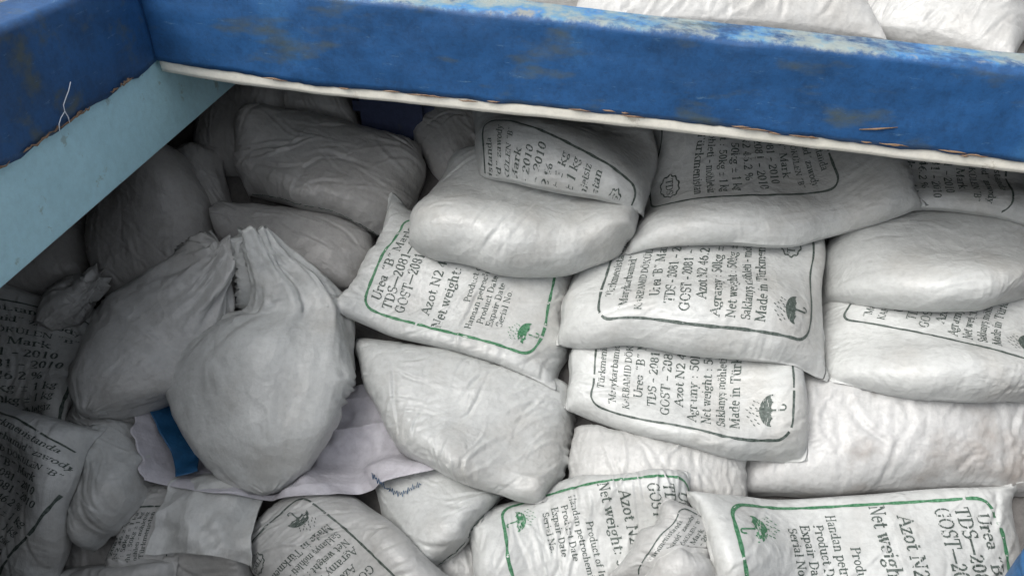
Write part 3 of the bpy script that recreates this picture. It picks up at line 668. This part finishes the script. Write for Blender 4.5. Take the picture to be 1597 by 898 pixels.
    if panel:
        lapl = np.abs(np.roll(dt, 1, 0) + np.roll(dt, -1, 0) + np.roll(dt, 1, 1) + np.roll(dt, -1, 1) - 4 * dt); lapl = lapl / np.percentile(lapl[6:-6, 6:-6], 94)
        ratio = min(L / .92, W / .56) if True else 1
        for q, slot, *fr in PANELS[panel]:
            q = q.copy()
            cr, sr = math.cos(math.radians(rot)), math.sin(math.radians(rot))
            xx, yy = q[..., 0], q[..., 1]; 
            xr, yr = xx * cr - yy * sr, xx * sr + yy * cr
            uu = (yr * psc) / .46 + off[1]; vv = (xr * psc) / .28 + off[0]
            ok = (np.abs(uu).max(1) < .985) & (np.abs(vv).max(1) < .975)
            rr = np.random.RandomState(seed + slot); 
            wear = smooth_noise(q[:, 0, 0] * 30 + 30, q[:, 0, 1] * 30 + 30, seed + 31) + .6 * smooth_noise(q[:, 0, 0] * 160 + 30, q[:, 0, 1] * 160 + 30, seed + 32)
            ok &= wear < (1.5 if fr else 1.22)
            xi = np.clip(((uu[:, 0] + 1) / 2 * (nu - 1)).astype(int), 0, nu - 1); yi = np.clip(((vv[:, 0] + 1) / 2 * (nv - 1)).astype(int), 0, nv - 1)
            ok &= ~((lapl[xi, yi] > 1) & (rr.rand(len(ok)) < (.22 if fr else .7))); ok &= (rr.rand(len(ok)) > .02 + .10 * (wear > .55)) | bool(fr)
            uu, vv = uu[ok], vv[ok]
            x = (uu + 1) / 2 * (nu - 1); y = (vv + 1) / 2 * (nv - 1); i = np.clip(x.astype(int), 0, nu - 2); j = np.clip(y.astype(int), 0, nv - 2); fx, fy = (x - i)[..., None], (y - j)[..., None]
            S = lambda A: A[i, j] * (1 - fx) * (1 - fy) + A[i + 1, j] * fx * (1 - fy) + A[i, j + 1] * (1 - fx) * fy + A[i + 1, j + 1] * fx * fy
            p = S(top) + S(nn) * offset_n
            n = len(p); V.append(p.reshape(-1, 3)); faces.append(np.arange(nvert, nvert + 4 * n).reshape(-1, 4)); nvert += 4 * n
            fm.append(np.full(n, slot)); UV.append(np.zeros((4 * n, 2)))
    origin = bot.reshape(-1, 3).mean(0)
    o = link_mesh(name, np.concatenate(V), np.concatenate(faces), [mat_ or MW, INK_K, INK_G], fmat=np.concatenate(fm), uv=np.concatenate(UV), origin=origin)
    tag(o, label, cat, group)
    if hem:                                                   # the sewn mouth: a flat ruffled strip standing off the end seam
        for end in hem if isinstance(hem, tuple) else (0, -1):
            e = top[end]; inn = top[2 if end == 0 else -3]; d = e - inn; d /= np.linalg.norm(d, axis=1, keepdims=True) + 1e-9
            d = d * .6 + np.array([d.mean(0)]) * .4
            rf = smooth_noise(np.arange(nv) * .35 + 9, np.zeros(nv) + seed, seed) * .25 * hemw + smooth_noise(np.arange(nv) * .12 + 9, np.zeros(nv) + seed + 3, seed) * .35 * hemw
            rows = []; wdt = hemw * (1 + .25 * smooth_noise(np.arange(nv) * .1, np.zeros(nv) + 5., seed + 3))
            for k2, fz in enumerate((0, .35, .7, 1)):
                p = e + d * (wdt * fz)[:, None] + HN * (rf * fz)[:, None] - HN * .15 * hemw * fz
                rows.append(p + HN * .0012)
            for fz in (1, .7, .35, 0):
                p = e + d * (wdt * fz)[:, None] + HN * (rf * fz)[:, None] - HN * .15 * hemw * fz
                rows.append(p - HN * .0012)
            rows = np.array(rows); K = len(rows); fs = [(r * nv + q, r * nv + q + 1, (r + 1) * nv + q + 1, (r + 1) * nv + q) for r in range(K - 1) for q in range(nv - 1)]
            link_mesh('hem', rows.reshape(-1, 3) - origin, fs, [mat_ or MW], o, uv=np.tile(np.stack([np.arange(nv) * .004, np.zeros(nv)], 1), (K, 1)))
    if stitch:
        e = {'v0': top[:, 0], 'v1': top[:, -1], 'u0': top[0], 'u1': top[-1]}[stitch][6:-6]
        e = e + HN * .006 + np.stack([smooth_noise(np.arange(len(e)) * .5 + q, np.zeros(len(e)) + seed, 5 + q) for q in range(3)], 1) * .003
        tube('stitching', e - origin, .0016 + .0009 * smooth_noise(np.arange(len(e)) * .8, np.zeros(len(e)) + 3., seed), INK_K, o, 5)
    # what lies on this sack later rests on its upper skin
    for di in (0, .5):
        A = (top[:-1] * (1 - di) + top[1:] * di); Rl = A - O
        splat(Rl @ HS, Rl @ HT, Rl @ HN)
        A = (A[:, :-1] + A[:, 1:]) / 2; Rl = A - O; splat(Rl @ HS, Rl @ HT, Rl @ HN)
    return o
def neck_sack(name, label, spine, mat_, seed, group, ruff=.12, K=96, wr=1.0):
    """sack standing with its mouth gathered: spine rows = (px, py, half width px, half depth m, height over what it lies on, ruffle)"""
    Hb = blur(H, .09); sp = np.array(spine, float); n = 90; f = np.linspace(0, len(sp) - 1, n)
    q = np.stack([np.interp(f, np.arange(len(sp)), sp[:, k]) for k in range(6)], 1)
    for _ in range(6): q[1:-1] = (q[:-2] + 2 * q[1:-1] + q[2:]) / 4
    s, t = unproj(q[:, 0], q[:, 1], .1); 
    for _ in range(4):
        h = samp(Hb, s, t) + q[:, 4]; s, t = unproj(q[:, 0], q[:, 1], h)
    for _ in range(8): h[1:-1] = (h[:-2] + 2 * h[1:-1] + h[2:]) / 4
    C = toworld(s, t, h); dist = np.linalg.norm(C, axis=1); hw = q[:, 2] * dist / F * 1.0
    tg = np.gradient(C, axis=0)
    for _ in range(120): tg[1:-1] = (tg[:-2] + 2 * tg[1:-1] + tg[2:]) / 4
    tg /= np.linalg.norm(tg, axis=1, keepdims=True)
    sd = np.cross(tg, HN); sd /= np.linalg.norm(sd, axis=1, keepdims=True); up = np.cross(sd, tg)
    ph = np.linspace(0, 2 * math.pi, K, endpoint=False); co, si = np.cos(ph), np.sin(ph)
    V = []
    for i in range(n):
        fi = i / n
        rf = q[i, 5]
        nz = smooth_noise(np.cos(ph + fi) * 2.6 + 20 + fi * 2, np.sin(ph + fi) * 2.6 + 20 + fi * 3, seed) ; nz2 = 1 - 2 * np.abs(smooth_noise(np.cos(ph + fi * 1.3) * 5 + 20 + fi * 4, np.sin(ph + fi * 1.3) * 5 + 20 - fi * 3, seed + 1))
        lump = smooth_noise(np.cos(ph) * 1.3 + 20 + fi * 3, np.sin(ph) * 1.3 + 20 + fi * 2, seed + 2)
        r = 1 + rf * (.75 * nz + .45 * nz2) + .13 * lump * (1 - fi * .5)
        cs = np.sign(co) * np.abs(co) ** .85; sn = np.sign(si) * np.abs(si) ** .85
        jag = tg[i] * (max(0, fi - .86) / .14 * .035 * smooth_noise(ph * 4 + 20, ph * 0 + 5., seed + 9))[:, None]
        V.append(jag + C[i] + sd[i] * (cs * r * hw[i])[:, None] + up[i] * (sn * r * q[i, 3])[:, None])
    V = np.array(V)
    ui = np.linspace(0, 1, n)[:, None] * np.ones((1, K)); vi = np.ones((n, 1)) * np.linspace(0, 1, K)[None]
    dt = detail((ui - .5) * .9, (vi - .5) * 1.2, seed, wr, .15, 24); nrm = V - C[:, None]; nrm /= np.linalg.norm(nrm, axis=-1, keepdims=True) + 1e-9
    V += nrm * dt[..., None]
    Rl = V - O; hgt = Rl @ HN; fl = samp(blur(H, .02), Rl @ HS, Rl @ HT) - .004
    V += HN * (np.maximum(fl - hgt, 0) * (np.abs(ph - math.pi) > 0))[..., None] * .0
    fs = [(i * K + k, i * K + (k + 1) % K, (i + 1) * K + (k + 1) % K, (i + 1) * K + k) for i in range(n - 1) for k in range(K)]
    VV = V.reshape(-1, 3); cap = np.array([V[0].mean(0), V[-1].mean(0)])
    VV = np.concatenate([VV, cap]); 
    fs += [(n * K, (k + 1) % K, k, k) for k in range(0)]
    fq = np.array(fs); tri = [(n * K, (k + 1) % K, k) for k in range(K)] + [(n * K + 1, (n - 1) * K + k, (n - 1) * K + (k + 1) % K) for k in range(K)]
    origin = C[n // 4]; 
    o = link_mesh(name, VV, [tuple(map(int, x)) for x in fq] + tri, [mat_], uv=np.concatenate([np.stack([ui * .8, vi * .9], -1).reshape(-1, 2), [[0, 0], [0, 0]]]), origin=origin)
    tag(o, label, 'sack', group)
    splat(Rl @ HS, Rl @ HT, Rl @ HN); A = (V[1:] + V[:-1]) / 2 - O; splat(A @ HS, A @ HT, A @ HN)
    A = (V + np.roll(V, 1, axis=1)) / 2 - O; splat(A @ HS, A @ HT, A @ HN)
    return o
def drape(name, c, mat_, amp=.012, seed=1, nu=110, nv=70, parent=None, origin=None, th=.004, freq=6, lift=.008, edgew=.0, ang=.4, bow=(0, 0, 0, 0), sig=.035):
    """a limp cloth laid over the heap; c = photo pixels of the corners"""
    Hb = np.maximum(blur(H, sig), blur(H, .015)); c = np.array(c, float); hh = np.zeros(4)
    for _ in range(3):
        s, t = unproj(c[:, 0], c[:, 1], hh); hh = samp(Hb, s, t) + lift
    ct = np.stack([s, t], 1); ui = np.linspace(-1, 1, nu)[:, None] * np.ones((1, nv)); vi = np.ones((nu, 1)) * np.linspace(-1, 1, nv)[None]
    a, b = (vi + 1) / 2, (ui + 1) / 2
    pos = ((1 - a) * (1 - b))[..., None] * ct[0] + (a * (1 - b))[..., None] * ct[1] + (a * b)[..., None] * ct[2] + ((1 - a) * b)[..., None] * ct[3]
    px = np.linalg.norm(O) / F; cen = ct.mean(0)
    for k, (i, j) in enumerate(((0, 1), (1, 2), (2, 3), (3, 0))):
        m = (ct[i] + ct[j]) / 2; d = ct[j] - ct[i]; nrm = np.array([-d[1], d[0]]); nrm /= np.linalg.norm(nrm)
        if nrm @ (m - cen) < 0: nrm = -nrm
        along = (vi if k % 2 == 0 else ui); across = {0: -ui, 1: vi, 2: ui, 3: -vi}[k]
        pos = pos + ((1 - along ** 2) * np.clip((across + 1) / 2, 0, 1) * bow[k] * px)[..., None] * nrm
    s, t = pos[..., 0], pos[..., 1]
    s = s + edgew * smooth_noise(ui * 5 + 9, vi * 5 + 9, seed + 7); t = t + edgew * smooth_noise(ui * 5 + 29, vi * 5 + 9, seed + 8)
    fl = (1 - np.abs(smooth_noise(s * freq * .5 * math.cos(ang) + t * freq * .5 * math.sin(ang) + 40, (-s * math.sin(ang) + t * math.cos(ang)) * freq * 2 + 40, seed)) * 2)
    z = samp(Hb, s, t) + lift + amp * (.5 + .5 * fl) + amp * .4 * smooth_noise(s * 22 + 40, t * 22 + 60, seed + 2)
    top = toworld(s, t, z); bot = toworld(s, t, z - th)
    n0 = nu * nv; I = np.arange(n0).reshape(nu, nv); f = lambda I: np.stack([I[:-1, :-1], I[1:, :-1], I[1:, 1:], I[:-1, 1:]], -1).reshape(-1, 4)
    J = I + n0; rim = []
    for A in (I[0], I[-1][::-1], I[:, -1], I[:, 0][::-1]): rim.append(np.stack([A[:-1], A[1:], A[1:] + n0, A[:-1] + n0], 1))
    faces = np.concatenate([f(I), f(J)[:, ::-1]] + rim)
    V = np.concatenate([top.reshape(-1, 3), bot.reshape(-1, 3)]); org = top.reshape(-1, 3).mean(0) if origin is None else origin
    if parent is not None: V = V - org; 
    o = link_mesh(name, V, faces, [mat_], parent, uv=np.tile(np.stack([ui * .4, vi * .3], -1).reshape(-1, 2), (2, 1)), origin=None if parent is not None else org)
    if parent is None:
        Rl = top - O; splat(Rl @ HS, Rl @ HT, Rl @ HN)
    return o, org
# ------------------------------------------------------------------ the sacks, from the bottom of the heap upwards
GR = 'filled urea sacks heaped in the hold'
# -- far back under the deck
sack('woven_sack', 'dim shaded sack at the very back touching the underside of the cream lip', [(420, 60), (560, 72), (562, 205), (420, 200)], mat_=MD)
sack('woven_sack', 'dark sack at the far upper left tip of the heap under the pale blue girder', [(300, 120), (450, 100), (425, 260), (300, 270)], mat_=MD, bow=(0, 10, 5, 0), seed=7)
sack('woven_sack', 'shaded grey sack with a raised corner beside the dark navy upright', [(628, 200), (740, 110), (830, 200), (690, 300)], T=.15, mat_=MD)
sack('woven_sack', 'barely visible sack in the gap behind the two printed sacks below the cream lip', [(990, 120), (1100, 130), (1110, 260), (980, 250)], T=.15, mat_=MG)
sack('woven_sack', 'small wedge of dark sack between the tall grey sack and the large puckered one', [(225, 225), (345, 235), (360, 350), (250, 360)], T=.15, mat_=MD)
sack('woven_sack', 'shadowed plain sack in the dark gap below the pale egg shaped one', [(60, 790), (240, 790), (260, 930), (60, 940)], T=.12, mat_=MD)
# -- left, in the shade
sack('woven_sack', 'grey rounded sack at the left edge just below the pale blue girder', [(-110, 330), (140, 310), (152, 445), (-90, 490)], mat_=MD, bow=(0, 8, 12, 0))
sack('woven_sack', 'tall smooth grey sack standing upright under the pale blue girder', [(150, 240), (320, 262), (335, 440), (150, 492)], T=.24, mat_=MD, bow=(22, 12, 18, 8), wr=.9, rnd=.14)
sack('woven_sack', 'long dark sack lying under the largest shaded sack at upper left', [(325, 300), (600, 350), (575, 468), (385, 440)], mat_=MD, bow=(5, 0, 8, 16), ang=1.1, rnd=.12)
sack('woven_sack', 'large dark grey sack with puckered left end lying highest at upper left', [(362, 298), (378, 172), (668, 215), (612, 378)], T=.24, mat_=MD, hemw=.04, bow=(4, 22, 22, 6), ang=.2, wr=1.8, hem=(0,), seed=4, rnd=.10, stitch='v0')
# -- lower right base layer
sack('woven_sack', 'widest blank sack with brown stains and deep vertical creases at right', [(1165, 575), (1680, 575), (1650, 770), (1150, 765)], T=.20, mat_=MS, wr=2.6, ang=.05, freq=12, bow=(0, 0, 4, 10), lift=.03)
sack('woven_sack', 'narrow blank sack squeezed under the lower of the two stacked umbrella sacks', [(885, 660), (1190, 680), (1160, 815), (868, 775)], T=.19, mat_=MG, wr=1.5, ang=.15, rnd=.05, lift=.05)
sack('woven_sack', 'plain sack end showing at the bottom edge between printed bags', [(655, 800), (790, 830), (780, 960), (630, 970)], T=.15, mat_=MG)
sack('woven_sack', 'green lined sack with lettering running down at the bottom centre of the heap', [(1075, 735), (1120, 955), (775, 1000), (720, 800)], T=.22, mat_=MW, panel='B', off=(-.02, -.16), psc=.98, wr=2.2, ang=1.4, bow=(0, 0, 8, 24), lift=.02)
sack('woven_sack', 'creased printed sack with tilted lettering left of the bottom right green framed sack', [(950, 890), (1040, 775), (1235, 850), (1130, 1010)], T=.18, sig=.10, lift=.02, mat_=MG, wr=1.6, panel='A', off=(.0, .05), psc=.95, hem=False)
sack('woven_sack', 'smooth blank grey sack corner at the bottom edge left of the green framed sack', [(1005, 878), (1112, 852), (1170, 1010), (960, 1020)], T=.15, sig=.10, rnd=.1, mat_=MG, wr=0, hem=False, lift=.02, bow=(8, 0, 0, 8))
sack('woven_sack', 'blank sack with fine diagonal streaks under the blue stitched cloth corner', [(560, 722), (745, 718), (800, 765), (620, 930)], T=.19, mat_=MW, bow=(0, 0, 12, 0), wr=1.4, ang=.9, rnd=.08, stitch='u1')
sack('woven_sack', 'pleated sack at bottom left of centre with an umbrella mark and upside down lettering', [(780, 965), (590, 1110), (350, 860), (492, 733)], T=.24, mat_=MG, panel='A', off=(.22, .02), rot=0, psc=.9, wr=2.2, ang=1.2, bow=(0, 0, 6, 16), seed=12)
flap_sack = sack('woven_sack', 'flattened sack with a folded blank flap and a round stamp at its left side', [(170, 960), (235, 735), (418, 742), (395, 930)], T=.20, mat_=MG, panel='A', off=(-.20, -.62), rot=0, psc=.7, wr=1.6, bow=(0, 5, 0, 0), hem=False, seed=6)
drape('flap', [(285, 738), (420, 746), (396, 884), (226, 866)], MW, amp=.03, seed=9, freq=8, ang=1.2, parent=flap_sack, origin=np.array(flap_sack.location), nu=110, nv=110, lift=.012, th=.004, bow=(4, 4, -8, -6), edgew=.003)
sack('woven_sack', 'plain pale sack strip along the bottom edge at left', [(50, 884), (275, 878), (290, 1010), (20, 1010)], T=.12, mat_=MG, wr=.8)
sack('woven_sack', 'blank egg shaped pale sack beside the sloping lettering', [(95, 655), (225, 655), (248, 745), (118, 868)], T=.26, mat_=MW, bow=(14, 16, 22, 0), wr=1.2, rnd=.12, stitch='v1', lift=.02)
sack('woven_sack', 'thin baggy translucent sack lying between the upper left lettering and the pale egg shaped sack', [(85, 575), (255, 560), (262, 668), (100, 668)], T=.13, mat_=MG, wr=2.2, freq=16, ang=.6)
sack('woven_sack', 'printed sack at the left edge with level lettering and a wrinkled top under the girder', [(-130, 440), (160, 482), (110, 720), (-165, 745)], T=.22, mat_=MW, panel='A', off=(.08, .16), psc=1.12, bow=(14, 10, 4, 0), wr=1.6, seed=16)
sack('woven_sack', 'printed sack at the left edge turned so its lettering slopes down to the right', [(-75, 618), (166, 672), (82, 935), (-170, 890)], T=.24, mat_=MW, panel='A', off=(-.02, .04), rot=20, psc=1.05, bow=(6, 14, 0, 0), wr=1.4, seed=8)
# -- middle
cl, org = drape('empty_white_cloth', [(215, 610), (640, 600), (722, 722), (236, 752)], MC, amp=.034, seed=3, freq=7, edgew=.006, ang=.2, bow=(0, 0, 34, 0), th=.004, nu=150, nv=240, lift=.016)
tag(cl, 'limp lilac white empty sack cloth with a blue ribbon spread below the two tied sacks', 'cloth')
drape('ribbon', [(222, 606), (262, 606), (314, 736), (276, 744)], M_STRAP, amp=.034, seed=3, freq=7, ang=.2, parent=cl, origin=org, nu=60, nv=14, lift=.018, th=.003)
sack('woven_sack', 'plump blank sack with diagonal shiny folds in the middle under the green framed sack', [(608, 700), (535, 512), (908, 592), (858, 795)], T=.24, mat_=MW, bow=(4, 0, 6, 16), wr=2.2, ang=.6, freq=18, seed=20, rnd=.08, hem=(-1,), hemw=.05)
sack('woven_sack', 'dark plain sack seen between the two gathered sack necks', [(285, 395), (430, 405), (440, 545), (280, 540)], T=.14, mat_=MD, rnd=.1)
neck_sack('tied_sack', 'slumped shaded sack whose wide gathered mouth points up right toward the dark long sack',
    [(135, 645, 10, .02, .03, .02), (150, 622, 46, .09, .06, .02), (200, 580, 78, .14, .11, .02), (250, 530, 92, .16, .13, .03), (288, 485, 74, .12, .13, .05), (310, 450, 56, .07, .14, .22), (326, 418, 44, .04, .16, .44), (337, 395, 34, .026, .18, .5), (343, 378, 22, .016, .18, .5)], MG, 41, GR, wr=3.4)
nub = neck_sack('tied_sack', 'small twisted sack mouth poking up beside the top of the left edge lettering',
    [(70, 510, 12, .03, .02, .1), (92, 485, 30, .05, .04, .12), (118, 463, 26, .04, .05, .2), (140, 445, 19, .03, .06, .25), (152, 434, 15, .02, .06, .3)], MG, 45, GR)
neck_sack('tied_sack', 'biggest round bulging sack with a tall twisted neck in the left half',
    [(420, 768, 14, .02, .02, .02), (418, 750, 54, .06, .04, .03), (418, 722, 76, .12, .07, .03), (420, 690, 96, .16, .10, .03), (414, 640, 114, .18, .12, .04), (408, 590, 136, .19, .14, .05), (428, 545, 118, .18, .15, .07), (446, 505, 94, .13, .16, .14), (450, 480, 74, .08, .17, .28), (438, 452, 54, .05, .18, .42), (419, 424, 38, .034, .20, .52), (404, 396, 28, .026, .21, .55), (394, 366, 21, .018, .22, .55)], MW, 52, GR, wr=4.0)
sack('woven_sack', 'green framed sack with gaps in its large lettering left of the two stacked umbrella sacks', [(522, 492), (618, 318), (915, 385), (868, 606)], T=.20, mat_=MW, panel='B', off=(-.02, .0), psc=.93, bow=(10, 0, 4, 6), wr=2.0, ang=.9, seed=24)
# -- right hand column
sack('woven_sack', 'sack at the right edge with a dark slanting line and umbrella under the plain one', [(1288, 600), (1280, 455), (1650, 455), (1650, 620)], T=.22, mat_=MW, panel='A', off=(.55, .04), rot=19, psc=.95, bow=(12, 0, 0, 36), wr=.9, seed=28, rnd=.08)
sack('woven_sack', 'smooth blank sack at the right edge directly above the one with the slanting line', [(1650, 325), (1640, 458), (1282, 476), (1292, 345)], T=.24, mat_=MW, bow=(0, 52, 10, 0), wr=.8, seed=9, rnd=.10)
sack('woven_sack', 'lower of the two stacked sacks with black umbrellas, its far edge covered by the other', [(880, 640), (900, 480), (1250, 470), (1256, 728)], T=.22, mat_=MW, panel='A', off=(-.02, .02), psc=.96, bow=(6, 0, 4, 26), wr=1.2, seed=32)
sack('woven_sack', 'upper of the two stacked sacks with black umbrellas, in the middle of the heap', [(866, 528), (925, 350), (1290, 330), (1292, 582)], T=.22, mat_=MW, panel='A', off=(.0, .06), psc=.94, bow=(8, 0, 4, 18), wr=1.1, seed=36)
sack('woven_sack', 'printed sack under the cream lip at the right edge with lettering running downward', [(1645, 130), (1635, 372), (1290, 335), (1297, 120)], T=.20, mat_=MW, panel='A', off=(.22, .25), psc=.98, bow=(0, 8, 0, 0), wr=.9, seed=40)
sack('woven_sack', 'printed sack with a long flattened tail reaching right over the plain sack', [(1350, 150), (1450, 322), (972, 392), (1020, 150)], T=.21, mat_=MW, panel='A', off=(-.22, .22), psc=.84, bow=(0, 34, 0, 0), wr=1.4, seed=44)
sack('woven_sack', 'blank puffy sack with a flared left corner lying over the green framed sack', [(618, 388), (700, 235), (985, 275), (985, 405)], T=.25, mat_=MW, hem=(0,), hemw=.06, bow=(0, 30, 14, 42), wr=1.0, seed=48, rnd=.10, ang=.6)
sack('woven_sack', 'sack below the cream lip whose dark line slants down right to a round stamp', [(742, 270), (728, 120), (1010, 150), (1008, 335)], T=.23, mat_=MW, panel='A', off=(-1.30, -.06), rot=12, psc=1.08, bow=(0, 0, 18, 14), wr=1.2, seed=52, rnd=.04)
sack('woven_sack', 'green framed sack at the bottom right corner with an umbrella at its left', [(1590, 752), (1650, 1060), (1112, 1070), (1078, 768)], T=.22, mat_=MW, panel='B', off=(-.03, .02), psc=.98, bow=(0, 0, 0, 8), wr=1.3, ang=.7, freq=14, seed=56)
# ------------------------------------------------------------------ other things in and above the hold
# dark navy upright under the far deck
p = ray(610, 178); p = p / p[1] * 2.62
up_ = bpy.data.objects.new('bulkhead_frame', None); scene.collection.objects.link(up_); up_.location = (float(p[0]), 2.62, -1.9)
tag(up_, 'dark navy painted upright showing in the gap behind the shaded sacks', 'hold frame')
box('post', (-.12, 0, -.6), (.12, .12, 1.1), M_NAVY, up_); box('plate', (-.16, .03, .66), (.16, .09, .70), M_NAVY, up_)
# blue barrel at the lower right edge
r = ray(1668, 905); k = np.linalg.norm(O) * .86 / np.linalg.norm(r); p = r * k
bar = bpy.data.objects.new('plastic_barrel', None); scene.collection.objects.link(bar); bar.location = [float(x) for x in p]
tag(bar, 'sliver of a smooth blue plastic barrel at the bottom right edge', 'barrel')
def lathe(name, prof, m, parent, n=48):
    V = [(a * math.cos(2 * math.pi * k / n), a * math.sin(2 * math.pi * k / n), z) for a, z in prof for k in range(n)]
    Fc = [(i * n + k, i * n + (k + 1) % n, (i + 1) * n + (k + 1) % n, (i + 1) * n + k) for i in range(len(prof) - 1) for k in range(n)]
    return link_mesh(name, V, Fc, [m], parent)
M_BAR = paint_material('blue_plastic', (.03, .11, .25), (.035, .12, .27), (.04, .13, .27), .05)
lathe('body', [(.001, -.5), (.09, -.5), (.10, -.48), (.10, -.02), (.09, 0), (.001, 0)], M_BAR, bar)
lathe('rim', [(.085, -.002), (.095, -.004), (.1, .004), (.095, .012), (.085, .01)], M_BAR, bar)
# sacks lying out on the deck beyond the far coaming, in full daylight: flat pillows on the deck boards
def deck_sack(label, cx, cy, z, rz, L, W, T, m, var, tip=0):
    P = VARI[var]; nu, nv = P.shape[1:3]; V = np.stack([P[..., 0] * L / 2, P[..., 1] * W / 2, P[..., 2] * T], -1)
    ui = np.linspace(-1, 1, nu)[:, None] * np.ones((1, nv)); vi = np.ones((nu, 1)) * np.linspace(-1, 1, nv)[None]
    V[0, ..., 2] += detail(ui * .45, vi * .28, int(cx * 10) + 70, 3.0, .9, 12) * (1 - ui ** 8) * (1 - vi ** 8)
    n0 = nu * nv; I = np.arange(n0).reshape(nu, nv); f = lambda I: np.stack([I[:-1, :-1], I[1:, :-1], I[1:, 1:], I[:-1, 1:]], -1).reshape(-1, 4)
    J = I + n0; J[0], J[-1], J[:, 0], J[:, -1] = I[0], I[-1], I[:, 0], I[:, -1]
    o = link_mesh('woven_sack', V, np.concatenate([f(I), f(J)[:, ::-1]]), [m, INK_K, INK_G], uv=np.tile(np.stack([ui * .45, vi * .28], -1).reshape(-1, 2), (2, 1)))
    o.location = (cx, cy, z); o.rotation_euler = (tip, 0, rz); return tag(o, label, 'sack', 'sacks lying on the deck outside the hatch')
deck_sack('bright white sack lying on the deck along the top of the far coaming', .25, 2.50, -.735, .02, .86, .62, .17, MG, 2)
o = deck_sack('creased white sack with a dark slanting line on the deck at the top right corner', .90, 2.46, -.75, -.5, .46, .56, .20, MG, 3)
me = o.data; nu, nv = VARI[3].shape[1:3]; co = np.zeros(len(me.vertices) * 3); me.vertices.foreach_get('co', co); G = co.reshape(-1, 3)[:nu * nv].reshape(nu, nv, 3)
st = []
for i_ in range(8, nu - 8):
    j_ = int(nv * .25 + (nv * .3) * i_ / nu); st += [G[i_, j_] + [0, 0, .0025], G[i_, j_ + 1] + [0, 0, .0025]]
link_mesh('printed_line', np.array(st), [(2 * k, 2 * k + 1, 2 * k + 3, 2 * k + 2) for k in range(len(st) // 2 - 1)], [INK_K], o)
deck_sack('white sack cut by the frame at the far right of the deck', 1.33, 2.42, -.75, .2, .42, .5, .17, MG, 4)
deck_sack('white sack on the deck outside the left coaming at the top left corner', -1.79, 1.72, -.72, 1.57, .9, .58, .2, MG, 1)
# blue stitching along the turned edge of the empty cloth
def on_heap(x, y, h=0.):
    s, t = unproj(np.array([x]), np.array([y]), np.array([.1]))
    for _ in range(6): s, t = unproj(np.array([x]), np.array([y]), samp(H, s, t) + h)
    return toworld(s, t, samp(H, s, t) + h)[0]
pts = []
for k in range(44):
    f = k / 43; x = 580 + 76 * f; y = 740 + 30 * math.sin(math.pi * min(1, f * 1.25) * .62) - 14 * max(0, f - .6) / .4 + (3.2 if k % 2 else -3.2) + 2 * math.sin(k * 1.7)
    pts.append(on_heap(x, y, .004) - np.array(org))
tube('blue_stitching', pts, .0013, M_STRAP, cl, 5)
